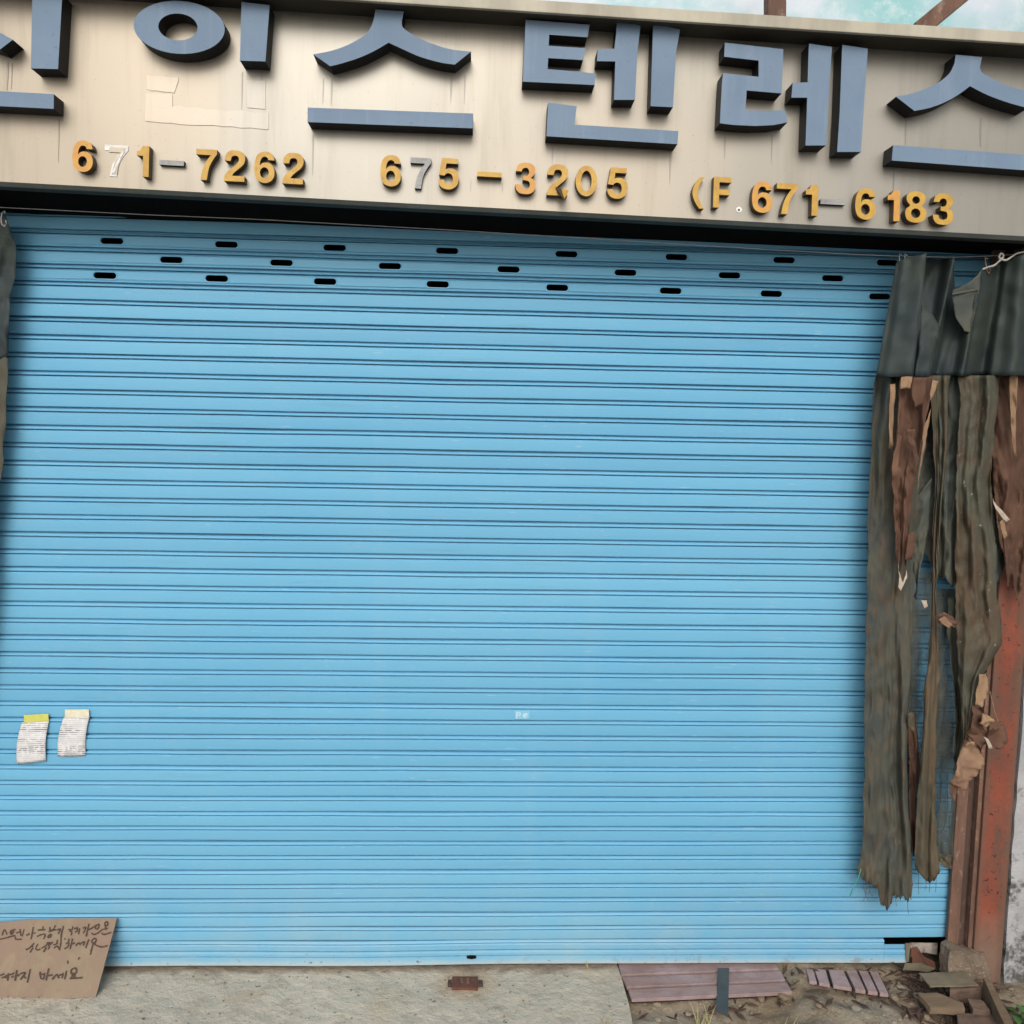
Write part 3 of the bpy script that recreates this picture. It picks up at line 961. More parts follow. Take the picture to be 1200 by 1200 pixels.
def slat_mesh(seed, slots=None, x1=None, unit=0.05):
    """slots: list of (x centre, half width) cut through the flat face"""
    rnd = random.Random(seed)
    ph = [rnd.uniform(0, 6.3) for _ in range(6)]

    dents = [(rnd.uniform(SX0, SX1), rnd.uniform(.03, .10), rnd.uniform(-.0012, .0022), rnd.uniform(-.0010, .0008)) for _ in range(4)]

    def wob(x):
        dd = [math.exp(-((x - c) / w_) ** 2) for c, w_, a_, b_ in dents]
        ddy = sum(d * q[2] for d, q in zip(dd, dents))
        ddz = sum(d * q[3] for d, q in zip(dd, dents))
        return (ddz + 0.0005 * math.sin(1.7 * x + ph[0]) + 0.0003 * math.sin(4.1 * x + ph[1]) + 0.00025 * math.sin(9 * x + ph[2]),
                ddy + 0.0014 * math.sin(1.3 * x + ph[3]) + 0.0008 * math.sin(5 * x + ph[4]))
    bm = bmesh.new()
    cols = []
    for x in xs:
        dz, dy = wob(x)
        # dy is damped at both ends so the stack stays interlocked
        cols.append([bm.verts.new((x, y + dy, -t * unit + dz)) for t, y in PROF])
    for a_, b_ in zip(cols, cols[1:]):
        for k in range(len(PROF) - 1):
            if slots is not None and 13 <= k <= 15:
                continue
            bm.faces.new((a_[k], b_[k], b_[k + 1], a_[k + 1]))
    if slots is not None:
        tz, bz = PROF[13][0], PROF[16][0]
        mid = (tz + bz) / 2

        def P(x, t):
            dz, dy = wob(x)
            y = -0.0008 + 0.0022 * ((t - tz) / (bz - tz)) ** 1.5
            return Vector((x, y + dy, -t * unit + dz))
        outer = [(x, tz) for x in xs] + [(x, bz) for x in xs[::-1]]
        hl = []
        for cx, hw in slots:
            rz = 0.19
            rx = rz * unit * 0.9
            q = [(cx + hw - rx + rx * math.cos(R(a_)), mid - rz * math.sin(R(a_))) for a_ in range(-90, 91, 30)]
            q += [(cx - hw + rx - rx * math.cos(R(a_)), mid + rz * math.sin(R(a_))) for a_ in range(-90, 91, 30)]
            hl.append(q)
        loops = [outer] + hl
        flat2 = [p for l in loops for p in l]
        tri = tessellate_polygon([[Vector((x, t, 0)) for x, t in l] for l in loops])
        vv = [bm.verts.new(P(x, t)) for x, t in flat2]
        for t in tri:
            bm.faces.new([vv[i] for i in t])
        k0 = len(outer)
        for q in hl:
            n = len(q)
            inn = [bm.verts.new(P(x, t) + Vector((0, 0.006, 0))) for x, t in q]
            for i in range(n):
                bm.faces.new((vv[k0 + i], vv[k0 + (i + 1) % n], inn[(i + 1) % n], inn[i]))
            k0 += n
            cx_ = sum(x for x, t in q) / n
            for (ea, ya), (eb, yb) in (((.0034, -.0001), (.0018, -.0014)), ((.0018, -.0014), (-.0004, -.0008)), ((-.0004, -.0008), (-.0004, .005))):
                lo_, hi_ = [], []
                for x, t in q:
                    sx, st_ = (1 if x > cx_ else -1), (1 if t > mid else -1)
                    lo_.append(bm.verts.new(P(x + sx * ea, t + st_ * ea / unit) + Vector((0, ya, 0))))
                    hi_.append(bm.verts.new(P(x + sx * eb, t + st_ * eb / unit) + Vector((0, yb, 0))))
                for i in range(n):
                    j_ = (i + 1) % n
                    bm.faces.new((lo_[i], lo_[j_], hi_[j_], hi_[i]))
        bmesh.ops.remove_doubles(bm, verts=bm.verts, dist=0.000005)
    me = bpy.data.meshes.new('slat')
    bmesh.ops.recalc_face_normals(bm, faces=bm.faces)
    bm.to_mesh(me)
    bm.free()
    me.materials.append(M['shutter'])
    for p in me.polygons:
        p.use_smooth = False
    return me


slot_px = [[(131, 279), (265, 284), (392, 287.5), (524, 290.5), (664, 294), (793, 299.5), (919, 305), (1040, 308)],
           [(201, 303), (330, 307), (457, 310), (596, 313), (733, 317.5), (855, 323), (976, 327)],
           [(123, 321), (254, 325), (381, 328.5), (513, 332), (653, 335.5), (786, 340.5), (904, 345), (1031, 347.5)]]
variants = [slat_mesh(100 + k) for k in range(14)]
for i in range(-2, 43):
    zt, zb = zline(i), zline(i + 1)
    if i in (0, 1, 2):
        sl = []
        for px, py in slot_px[i]:
            c = UY(px, py, 0)
            sl.append((c.x, 0.0335))
        sl = [(SX0 + .09, .0335)] + sl if i == 1 else sl
        me = slat_mesh(500 + i, sl)
    else:
        me = variants[(i * 5 + i // 7) % 14]
    o = link('slat', me, None, sh)
    o.location = (0, random.uniform(-.0006, .0006), zt)
    o.scale = (1, 1, (zt - zb) / 0.05)

# bottom rail: groove, rib, dirty angle bar that kicks out
zr = zline(43)
RP = [(zr + .001, 0.003), (zr + .0005, 0.014), (zr - .0050, 0.014), (zr - .0055, 0.006), (zr - .0095, 0.002), (zr - .0120, 0.001), (zr - .0125, 0.009), (zr - .0155, 0.009), (zr - .016, 0.003),
      (zr - .019, 0.000), (zr - .034, 0.0015), (zr - .0345, 0.006), (zr - .0370, 0.006), (zr - .0375, 0.000), (zr - .044, -0.0015), (zr - .052, -0.0010), (zr - .0525, 0.003), (zr - .0550, 0.003), (zr - .0555, -0.0005), (0.016, -0.0012), (0.0115, -0.0010), (0.010, 0.012)]


def rail_part(x0, x1, k0, name):
    bm = bmesh.new()
    n = max(2, int((x1 - x0) / 0.06))
    cols = []
    for i in range(n + 1):
        x = x0 + (x1 - x0) * i / n
        dz = 0.0015 * math.sin(3.1 * x) + 0.001 * math.sin(7 * x + 1)
        cols.append([bm.verts.new((x, y + .001 * math.sin(5 * x), z + dz)) for z, y in RP[k0:]])
    for a_, b_ in zip(cols, cols[1:]):
        for k in range(len(a_) - 1):
            bm.faces.new((a_[k], b_[k], b_[k + 1], a_[k + 1]))
    return from_bm(name, bm, M['rail'], sh)


xn = UY(1037, 1098, 0).x
xe = UY(1063, 1120, 0).x
rail_part(SX0, xn, 0, 'bottom_rail')
o = rail_part(xn + .0005, xe, 9, 'bottom_rail')
o['label'] = 'broken end of the bottom rail'
# torn corner: bent pale plate, rusty bracket, dark hollow
hexa('torn_plate', [UY(1061, 1105, -.006), UY(1067, 1105.5, -.008), UY(1065, 1127, -.008), UY(1062, 1127, -.006)],
     [UY(1061, 1105, .0), UY(1067, 1105.5, -.002), UY(1065, 1127, -.002), UY(1062, 1127, .0)], M['plate'], sh)
hexa('torn_plate', [UY(1066, 1104.5, .004), UY(1099, 1105, .010), UY(1098, 1119, .012), UY(1082, 1116, .010), UY(1067, 1122, .006)],
     [UY(1066, 1104.5, .008), UY(1099, 1105, .014), UY(1098, 1119, .016), UY(1082, 1116, .014), UY(1067, 1122, .010)], M['torn'], sh)
hexa('rusty_bracket', [UY(1068, 1112, -.004), UY(1076, 1110, -.006), UY(1083, 1120, -.012), UY(1095, 1128, -.010), UY(1096, 1136, -.012), UY(1070, 1136, -.010)],
     [UY(1068, 1112, .012), UY(1076, 1110, .012), UY(1083, 1120, .012), UY(1095, 1128, .012), UY(1096, 1136, .012), UY(1070, 1136, .012)], M['rust_latch'], sh, 0, .003, 3)
hexa('rusty_bracket', [UY(1060, 1129, -.012), UY(1080, 1128, -.016), UY(1096, 1135, -.018), UY(1088, 1139, -.02), UY(1058, 1137, -.014)],
     [UY(1060, 1129, .008), UY(1080, 1128, .008), UY(1096, 1135, .008), UY(1088, 1139, .008), UY(1058, 1137, .008)], M['plate'], sh, 0, .003, 3)
# lock slot in the bottom rail, its shade a proud black patch, faded sticker
prism('lock_slot_shade', zs([(255, 222), (275, 216), (305, 217), (318, 224), (316, 236), (285, 241), (257, 236)], 500, 1080, 5.4545), -0.0030, 0.0, M['hollow_shade'], M['hollow_shade'], sh)
st = prism('sticker', [(603.5, 833), (620.5, 833), (620.5, 842.5), (603.5, 842.5)], -.0026, 0.0, M['sticker'], M['sticker'], sh)
for q in ([(605, 835), (606.3, 835), (606, 842), (604.8, 842)], [(606, 835), (609.5, 834.8), (610.5, 836.5), (609.5, 838.8), (606, 839), (606, 838), (608.8, 837.6), (609, 836.2), (606, 836)],
          [(613, 837.8), (614.5, 836), (617.5, 836), (618.5, 837.6), (618.3, 838.5), (614.4, 838.6), (615, 840), (618.3, 839.6), (618, 840.6), (614.2, 841), (613, 839.5)]):
    prism('faded_mark', q, -.0034, -.0020, M['sticker_white'], M['sticker_white'], st)

# guide rails: left one stands out of frame, right one is rusty
def guide(name, xa, xb, y0, y1, mat, z0=0.0, z1=2.36, parent=sh, bev=.002):
    return box(name, (xa, y0, z0), (xb, y1, z1), mat, parent, bev)


def gx(px, py=1080, Y=0.0):
    return UY(px, py, Y).x


guide('guide_rail', SX0 - .06, SX0 - .001, -.035, .05, M['rust'])
xg = gx(1111.5, 1090, -.03)
guide('guide_rail', xg, gx(1126, 1060, -.03), -.030, -.016, M['rust'], .05)
guide('guide_lip', gx(1126.2, 1060, -.03), gx(1133, 1060, -.03), -.022, .05, M['rust_dark'], .05)

# ------------------------------------------------------------------ pillar and neighbouring wall
pil = empty('steel_pillar', (gx(1160), -.03, 0))
tag(pil, 'red oxide painted steel pillar with rusty edges beside the shutter', 'pillar')
x0, x1 = gx(1145, 1060, -.05), gx(1177.5, 1080, -.05)
box('pillar_face', (x0, -.050, -.03), (x1, .10, 2.42), M['red'], pil, .003)
guide('rusty_flange', gx(1133.5, 1060, -.03), x0 - .001, -.015, .10, M['rust_dark'], .03, 2.36, pil)
guide('rusty_rib', x0 - .014, x0 - .0005, -.040, -.0145, M['rust'], .03, 2.36, pil)
nw = empty('neighbour_wall', (x1 + .3, 0, 0))
tag(nw, 'pale peeling neighbour wall with black mould beside the red pillar', 'wall')
bm = bmesh.new()
xa = x1 + .012
nn, mm = 26, 60
V = []
for j in range(mm + 1):
    z = -0.08 + 3.3 * j / mm
    V.append([bm.verts.new((xa + .9 * (i / nn) ** 1.5 + .004 * noise.noise(Vector((i, z * 20, 2))), -.045 + .008 * noise.noise(Vector((xa + .9 * i / nn, z, 3)) * 8), z)) for i in range(nn + 1)])
for a_, b_ in zip(V, V[1:]):
    for i in range(nn):
        bm.faces.new((a_[i], a_[i + 1], b_[i + 1], b_[i]))
side = [bm.verts.new((xa, .15, r_[0].co.z)) for r_ in V]
for j in range(mm):
    bm.faces.new((V[j][0], V[j + 1][0], side[j + 1], side[j]))
from_bm('render_coat', bm, M['old_wall'], nw)

# ------------------------------------------------------------------ wire, hooks, curtains
WY = -0.14
wp = [(-120, 238), (0, 243), (180, 252), (300, 257), (500, 268), (700, 280), (900, 292.5), (1000, 298), (1060, 300.5), (1120, 301.5), (1160, 300), (1200, 297.5), (1260, 295)]
tube_o = tube('curtain_wire', [UY(x, y, WY) for x, y in wp], 0.0011, M['wire'], None, 6)
tag(tube_o, 'thin taut wire strung across the top of the shutter', 'wire')


def sheet(name, left, right, mat, parent, depth, nu=14, nv=40, bottom=None, folds=(3.0, .018), seed=1, thick=.0008, rag=1.5, depth2=None):
    """cloth between two edges; px edges give its outline, depth the distance from the shutter, with vertical folds"""
    nu, nv = int(nu * 1.8), int(nv * 1.6)
    bm = bmesh.new()
    V = []
    for j in range(nv + 1):
        t = j / nv
        a_, b_ = lerp_poly(left, t), lerp_poly(right, t)
        row = []
        for i in range(nu + 1):
            u = i / nu
            tt = t
            x, y = a_[0] + (b_[0] - a_[0]) * u, a_[1] + (b_[1] - a_[1]) * u
            if bottom:
                k = u * (len(bottom) - 1)
                q = min(int(k), len(bottom) - 2)
                by = bottom[q] + (bottom[q + 1] - bottom[q]) * (k - q)
                top = (left[0][1] * (1 - u) + right[0][1] * u)
                end = (left[-1][1] * (1 - u) + right[-1][1] * u)
                y = top + (y - top) * (by - top) / max(1, (end - top))
            edge = 1.0 if i in (0, nu) else 0.0
            x += edge * rag * .9 * noise.noise(Vector((y * .035, seed * 3.1, i))) + edge * rag * .35 * noise.noise(Vector((y * .21, seed * 2.1, i)))
            if not edge:
                x += (b_[0] - a_[0]) * .05 * noise.noise(Vector((t * 7, u * 2.2, seed)))
            d = depth if depth2 is None else depth + (depth2 - depth) * t
            f0, A = folds
            n1 = noise.noise(Vector((u * f0 * 1.3 + seed * 5.3 + .5 * noise.noise(Vector((t * 5, seed, 0))), t * 2.0, seed)))
            n2 = noise.noise(Vector((u * f0 * 2.8 + seed * 2.3 + n1 * .8, t * 5.0, seed + 9)))
            n3 = abs(noise.noise(Vector((u * f0 * 1.9 + t * 2.2 + seed, t * 3.1, seed + 19))))
            d += A * (2.0 * n1 + .35 * n2 - .5 * n3)
            d += .020 * abs(noise.noise(Vector((x * .06 + y * .02, y * .028 - x * .015, seed)))) + .011 * abs(noise.noise(Vector((x * .13 - y * .04, y * .06 + x * .03, seed + 4))))
            if t > .93:
                y += rag * 2.2 * (t - .93) / .07 * noise.noise(Vector((x * .55, seed * 7.7, 2.0)))
            d = min(d, -.012)
            row.append(bm.verts.new(UY(x, y, d)))
        V.append(row)
    for a_, b_ in zip(V, V[1:]):
        for i in range(nu):
            bm.faces.new((a_[i], a_[i + 1], b_[i + 1], b_[i]))
    o = from_bm(name, bm, mat, parent, True)
    md = o.modifiers.new('thickness', 'SOLIDIFY')
    md.thickness = thick
    return o


def flap(name, pts, mat, parent, depth, amp=.01, seed=3, cuts=5, thick=.0007):
    """small torn scrap from a px outline"""
    loop = [UY(x, y, depth) for x, y in pts]
    tri = tessellate_polygon([loop])
    bm = bmesh.new()
    vv = [bm.verts.new(p) for p in loop]
    for t in tri:
        bm.faces.new([vv[i] for i in t])
    bmesh.ops.subdivide_edges(bm, edges=list(bm.edges), cuts=cuts, use_grid_fill=True)
    for v in bm.verts:
        v.co.y += amp * 1.6 * (noise.noise(v.co * 22 + Vector((seed, 0, 0))) - .9 * abs(noise.noise(v.co * 48 + Vector((0, seed, 0)))))
        e_ = noise.noise_vector(v.co * 55 + Vector((seed, seed, 0)))
        v.co.x += .0022 * e_.x
        v.co.z += .0030 * e_.z
        v.co.y = min(v.co.y, -.008)
    o = from_bm(name, bm, mat, parent, True)
    md = o.modifiers.new('thickness', 'SOLIDIFY')
    md.thickness = thick
    return o


cur = empty('tarpaulin_curtain', tuple(UY(1110, 305, WY)))
tag(cur, 'ragged torn tarpaulin curtain with dark green top band, hanging by the red pillar', 'curtain')
# gathered top band: columns of (top px, bottom px, depth top, depth bottom)
cols = [((1050, 308), (1027, 441), -.150, -.150), ((1062, 302), (1042, 441.5), -.172, -.172), ((1086, 297), (1070, 441), -.205, -.198), ((1085.5, 300), (1067, 440), -.150, -.165),
        ((1083, 303), (1069, 440), -.070, -.150), ((1102, 304), (1078, 441), -.085, -.160), ((1119, 301.5), (1089, 441), -.165, -.190), ((1117, 304), (1091, 441), -.140, -.150),
        ((1119, 336), (1097, 440.5), -.120, -.120), ((1135, 334), (1113, 440), -.110, -.140), ((1150, 315), (1128, 440), -.180, -.185), ((1154, 316), (1132, 440), -.165, -.150), ((1172, 308), (1150, 440), -.120, -.095),
        ((1182, 303), (1163, 440), -.150, -.15), ((1200, 298), (1188, 440), -.190, -.19), ((1216, 296), (1203, 440), -.165, -.15), ((1232, 295), (1222, 440), -.125, -.11), ((1262, 292), (1255, 440), -.185, -.19)]
bm = bmesh.new()
sub = 5
grid = []
full = []
for k in range(len(cols) - 1):
    for s_ in range(sub):
        u = s_ / sub
        us = u * u * (3 - 2 * u)
        A, B = cols[k], cols[k + 1]
        full.append(tuple((A[q][0] + (B[q][0] - A[q][0]) * u, A[q][1] + (B[q][1] - A[q][1]) * u) for q in (0, 1)) + tuple(A[q] + (B[q] - A[q]) * us for q in (2, 3)))
full.append(cols[-1])
nv = 22
for j in range(nv + 1):
    t = j / nv
    row = []
    for i, (a_, b_, da, db) in enumerate(full):
        x, y = a_[0] + (b_[0] - a_[0]) * t, a_[1] + (b_[1] - a_[1]) * t
        d = da + (db - da) * t + .016 * abs(noise.noise(Vector((x * .05 + y * .02, y * .03, 7)))) - .010 * abs(noise.noise(Vector((x * .03 - y * .03, y * .05 + x * .02, 9))))
        y += t * t * (1.6 * noise.noise(Vector((x * .05, 3, 1))) + .8 * noise.noise(Vector((x * .3, 3, 1))))
        row.append(bm.verts.new(UY(x, y, min(d, -.03))))
    grid.append(row)
for a_, b_ in zip(grid, grid[1:]):
    for i in range(len(full) - 1):
        bm.faces.new((a_[i], a_[i + 1], b_[i + 1], b_[i]))
o = from_bm('top_band', bm, M['tarp'], cur, True)
md = o.modifiers.new('thickness', 'SOLIDIFY')
md.thickness = .0022
# lit back of the sagging cloth, its light put into a paler flap
flap('lit_sag_flap', [(1117, 340), (1128, 335), (1138, 329), (1150, 317), (1147, 345), (1141, 372), (1137, 390), (1129, 388), (1121, 373), (1116, 354)], M['cloth_c'], cur, -.178, .004, 5)
hexa('hem_seam', [UY(1116, 343, -.186), UY(1147, 337.5, -.186), UY(1147, 339.8, -.186), UY(1116, 345.5, -.186)],
     [UY(1116, 343, -.183), UY(1147, 337.5, -.183), UY(1147, 339.8, -.183), UY(1116, 345.5, -.183)], M['cloth_a'], cur)
flap('folded_flap', [(1081, 352), (1090, 368), (1101, 382), (1097, 402), (1088, 441), (1072, 441), (1077, 395)], M['tarp'], cur, -.196, .006, 8)

# ragged lower strips
sheet('backing_cloth', [(1040, 440), (1040, 560), (1046, 640), (1050, 680)], [(1196, 440), (1192, 560), (1186, 620), (1180, 660)], M['cloth_c'], cur, -.070, 40, 50,
      [680, 690, 664, 640, 662, 676, 668, 684, 660, 650, 690, 700, 680, 660], (7.0, .012), 53, rag=2.5)
sheet('cloth_strip', [(1026, 440), (1021, 500), (1018, 580), (1016, 690), (1015, 770), (1014, 860), (1014, 900), (1012, 960), (1010, 1000), (1006, 1024)],
      [(1090, 440), (1084, 520), (1077, 590), (1071, 660), (1068, 720), (1067, 780), (1064, 840), (1063, 880), (1065, 930), (1067, 980), (1069, 1024)], M['cloth_a'], cur, -.130, 26, 70,
      [1024, 1032, 1034, 1037, 1040, 1061, 1064, 1066, 1048, 1053, 1050, 1056, 1052], (3.2, .022), 4, rag=3.5, depth2=-.10)
sheet('cloth_strip', [(1090, 440), (1096, 560), (1093, 620), (1092, 700), (1090, 760), (1084, 800), (1081, 860), (1077, 920), (1073, 970), (1071, 1015)],
      [(1112, 440), (1110, 520), (1103, 590), (1100, 640), (1097, 690), (1098, 740), (1101, 790), (1097, 850), (1096, 900), (1096, 940), (1098, 980), (1101, 1018)], M['cloth_b'], cur, -.140, 14, 60,
      [1016, 1024, 1030, 1033, 1033, 1030, 1022], (1.7, .022), 9, rag=3, depth2=-.10)
sheet('cloth_strip', [(1100, 440), (1101, 520), (1099, 600), (1097, 676)], [(1134, 440), (1128, 540), (1122, 600), (1119, 690)], M['cloth_c'], cur, -.115, 14, 40,
      [672, 676, 678, 674, 682, 690, 684], (2.2, .016), 13, rag=2.5)
sheet('cloth_strip', [(1126, 440), (1121, 560), (1119, 650), (1121, 700), (1122, 770), (1125, 820), (1128, 868)],
      [(1173, 440), (1166, 500), (1161, 560), (1164, 620), (1167, 660), (1171, 710), (1174, 755), (1158, 780), (1146, 800), (1140, 835), (1134, 868)], M['cloth_d'], cur, -.150, 22, 60,
      None, (2.6, .022), 17, rag=4)
sheet('cloth_strip', [(1112, 700), (1110, 740), (1117, 800), (1120, 850), (1117, 890)], [(1128, 700), (1127, 760), (1130, 820), (1131, 860), (1122, 896)], M['cloth_c'], cur, -.09, 10, 30,
      None, (1.6, .012), 19, rag=3)
sheet('cloth_strip', [(1062, 600), (1066, 640), (1072, 660), (1074, 690), (1071, 700)], [(1092, 560), (1090, 600), (1085, 640), (1078, 670), (1074, 702)], M['cloth_c'], cur, -.10, 8, 24, None, (1.3, .01), 21, rag=2)
sheet('cloth_strip', [(1063, 850), (1066, 900), (1066, 960), (1069, 1000)], [(1070, 835), (1076, 870), (1074, 940), (1073, 1005)], M['cloth_brown'], cur, -.075, 8, 24, None, (1.1, .012), 23, rag=3)
# brown inner lining beside the pillar
sheet('lining_strip', [(1160, 440), (1162, 520), (1163, 600), (1168, 660), (1172, 700)], [(1212, 440), (1212, 520), (1210, 600), (1208, 650), (1206, 690)], M['cloth_brown'], cur, -.105, 18, 44,
      [640, 648, 690, 676, 692, 708, 690, 682, 700], (1.8, .018), 29, rag=3)
sheet('lining_strip', [(1183, 440), (1184, 480), (1186, 515), (1189, 534)], [(1193, 440), (1191, 480), (1190, 515), (1192, 537)], M['cloth_tan'], cur, -.150, 6, 20, None, (1.0, .006), 31, rag=1)
sheet('lining_strip', [(1056, 441), (1052, 500), (1050, 560), (1047, 580), (1049, 640), (1053, 700)], [(1092, 441), (1089, 480), (1083, 540), (1077, 580), (1068, 640), (1063, 700)], M['cloth_brown'], cur, -.178, 16, 40,
      [690, 650, 668, 640, 655, 672, 620], (2.4, .012), 37, rag=3)
flap('torn_flap', [(1056, 442), (1069, 441), (1067, 455), (1062, 454), (1055, 456)], M['cloth_tan'], cur, -.205, .004, 2)
flap('torn_flap', [(1070, 442), (1087, 442), (1083, 474), (1072, 478), (1068, 463)], M['cloth_brown'], cur, -.208, .004, 3)
flap('torn_flap', [(1092, 446), (1099, 446), (1096, 456), (1090, 470), (1089, 462)], M['cloth_tan'], cur, -.20, .004, 4)
flap('torn_flap', [(1060, 504), (1070, 503), (1073, 525), (1077, 540), (1071, 532), (1064, 516)], M['cloth_brown'], cur, -.212, .008, 5)
flap('torn_flap', [(1052, 506), (1056, 512), (1053, 545), (1055, 575), (1050, 590), (1043, 556)], M['cloth_brown'], cur, -.215, .01, 6)
flap('torn_flap', [(1091, 478), (1086, 510), (1079, 545), (1074, 578), (1078, 540), (1083, 500)], M['cloth_tan'], cur, -.222, .004, 7)
flap('torn_flap', [(1043, 450), (1049, 450), (1047, 500), (1044, 526), (1041, 526)], M['cloth_tan'], cur, -.19, .006, 8)
flap('torn_flap', [(1064, 626), (1070, 622), (1072, 640), (1068, 655), (1060, 656)], M['cloth_brown'], cur, -.19, .006, 9)
flap('torn_flap', [(1052, 659), (1054, 672), (1058, 683), (1063, 668), (1063, 677), (1055, 693), (1052, 688), (1054, 676)], M['cloth_pale'], cur, -.185, .004, 10)
flap('torn_flap', [(1163, 584), (1168, 592), (1183, 609), (1179, 612), (1166, 596)], M['cloth_pale'], cur, -.185, .005, 11)
flap('torn_flap', [(1175, 608), (1180, 628), (1177, 632), (1171, 612)], M['cloth_tan'], cur, -.18, .005, 12)
flap('torn_flap', [(1096, 722), (1104, 716), (1114, 722), (1120, 730), (1116, 735), (1104, 728), (1100, 736)], M['cloth_brown'], cur, -.17, .012, 13)
flap('torn_flap', [(1099, 726), (1106, 722), (1116, 732), (1110, 736)], M['cloth_tan'], cur, -.182, .006, 14)
flap('torn_flap', [(1130, 868), (1138, 867), (1146, 874), (1153, 888), (1150, 897), (1136, 912), (1127, 926), (1123, 922), (1112, 916), (1116, 900), (1128, 878)], M['cloth_tan'], cur, -.17, .014, 15)
flap('torn_flap', [(1112, 914), (1122, 921), (1122, 930), (1119, 942), (1113, 930)], M['cloth_brown'], cur, -.16, .006, 16)
flap('torn_flap', [(1146, 790), (1155, 788), (1158, 800), (1155, 815), (1151, 830), (1143, 825)], M['cloth_tan'], cur, -.165, .008, 17)
flap('torn_flap', [(1140, 826), (1150, 832), (1148, 848), (1160, 860), (1156, 872), (1147, 876), (1134, 862), (1136, 848)], M['cloth_brown'], cur, -.16, .016, 18)
flap('torn_flap', [(1150, 835), (1165, 842), (1162, 850), (1154, 852), (1144, 846)], M['cloth_tan'], cur, -.185, .014, 19)
flap('torn_flap', [(1160, 852), (1172, 845), (1178, 858), (1175, 872), (1164, 876), (1158, 866)], M['cloth_brown'], cur, -.18, .018, 20)
flap('torn_flap', [(1152, 862), (1158, 866), (1163, 876), (1158, 877)], M['cloth_pale'], cur, -.195, .004, 21)
flap('torn_flap', [(1063, 836), (1069, 834), (1072, 848), (1070, 858), (1064, 850)], M['cloth_b'], cur, -.13, .006, 22)
flap('torn_flap', [(1080, 703), (1086, 703), (1087, 711), (1083, 713)], M['cloth_pale'], cur, -.12, .004, 24)
# open netting that still hangs in the gaps
sheet('netting', [(1060, 670), (1064, 760), (1062, 860), (1066, 1000)], [(1094, 670), (1090, 760), (1084, 860), (1078, 1000)], M['net'], cur, -.055, 10, 30, None, (2.0, .010), 61, rag=2)
sheet('netting', [(1092, 690), (1096, 760), (1094, 860), (1094, 1000)], [(1126, 690), (1126, 760), (1124, 860), (1117, 1006)], M['net'], cur, -.055, 10, 30, [1002, 1010, 1004, 1014, 1008], (2.0, .010), 63, rag=2)
# frayed strands
for k, pts in enumerate(([(1110, 905), (1110, 950), (1106, 970), (1100, 978)], [(1097, 980), (1104, 976), (1112, 985), (1115, 990)], [(1098, 1005), (1110, 1003), (1116, 1003)],
                         [(1099, 985), (1103, 1000), (1112, 1012), (1116, 1016)], [(1160, 810), (1166, 835), (1171, 848)], [(1119, 880), (1117, 930), (1113, 960), (1114, 1000)], [(1104, 880), (1102, 930), (1099, 970)])):
    tube('strand', [UY(x, y, -.07 if k != 4 else -.17) for x, y in crv(pts, 5)], .0011, M['cloth_a'] if k != 4 else M['cloth_tan'], cur, 5)
rn = random.Random(12)
for k in range(16):
    px_ = rn.uniform(1012, 1066) if k < 11 else rn.uniform(1076, 1098)
    py_ = (1034 + (px_ - 1012) * .3) if k < 11 else 1028
    ln = rn.uniform(8, 22)
    tube('strand', [UY(x, y, -.10 if k < 11 else -.095) for x, y in crv([(px_, py_ - 6), (px_ + rn.uniform(-2, 2), py_ + ln * .5), (px_ + rn.uniform(-4, 4), py_ + ln)], 4)], .0007, M['cloth_b'], cur, 4)
sheet('cloth_strip', [(1099, 1000), (1102, 1010), (1104, 1016)], [(1114, 1002), (1115, 1012), (1116, 1018)], M['cloth_b'], cur, -.075, 6, 8, None, (1.0, .008), 27, rag=1.5)
tube('green_string', [UY(x, y, -.095) for x, y in ((1009, 1018), (1006, 1028), (1000, 1040), (996, 1050))], .0013, M['string'], cur, 5)


def hook(px, py, h, parent, mat=None):
    """open wire hook over the wire"""
    p = UY(px, py, WY - .012)
    pts = [p + Vector((.004, .006, .016)), p + Vector((0, .012, .023)), p + Vector((-.004, .006, .016)), p + Vector((-.004, 0, 0)), p + Vector((-.001, -.004, -h)), p + Vector((.005, -.002, -h - .006)), p + Vector((.010, 0, -h + .002)), p + Vector((.008, .001, -h + .012))]
    sm = []
    for i in range(len(pts) - 1):
        for k in range(3):
            sm.append(pts[i].lerp(pts[i + 1], k / 3))
    sm.append(pts[-1])
    return tube('hook', sm, .0019, mat or M['wire'], parent, 6)


hook(1056, 306, .022, cur)
hook(1062.5, 306, .018, cur)
hook(1157, 310, .020, cur, M['rust'])
hook(1054, 321, .010, cur)
tube('knotted_cord', [UY(x, y, WY - .03) for x, y in crv([(1151, 316), (1158, 313), (1165, 311), (1172, 305), (1176, 300), (1173, 297), (1171, 302), (1178, 305), (1184, 302), (1192, 297), (1202, 295), (1216, 293)], 4)], .0030, M['cord'], cur, 7)

# curtain at the other end of the wire, mostly out of frame
cl = empty('tarpaulin_curtain', tuple(UY(-20, 255, WY)))
tag(cl, 'narrow dark tarpaulin edge at the left end of the shutter', 'curtain')
sheet('top_band', [(-150, 242), (-152, 420)], [(7, 252), (19, 290), (19, 320), (12, 345), (9, 420)], M['tarp'], cl, -.10, 24, 24, None, (4.2, .014), 41, rag=1.0, depth2=-.06)
sheet('cloth_strip', [(-152, 418), (-155, 600), (-160, 900)], [(10, 418), (7, 480), (3, 545), (-4, 600), (-12, 700), (-30, 900)], M['cloth_a'], cl, -.065, 24, 40, None, (3.6, .012), 43, rag=2.5, depth2=-.05)
hook(3, 256, .016, cl)

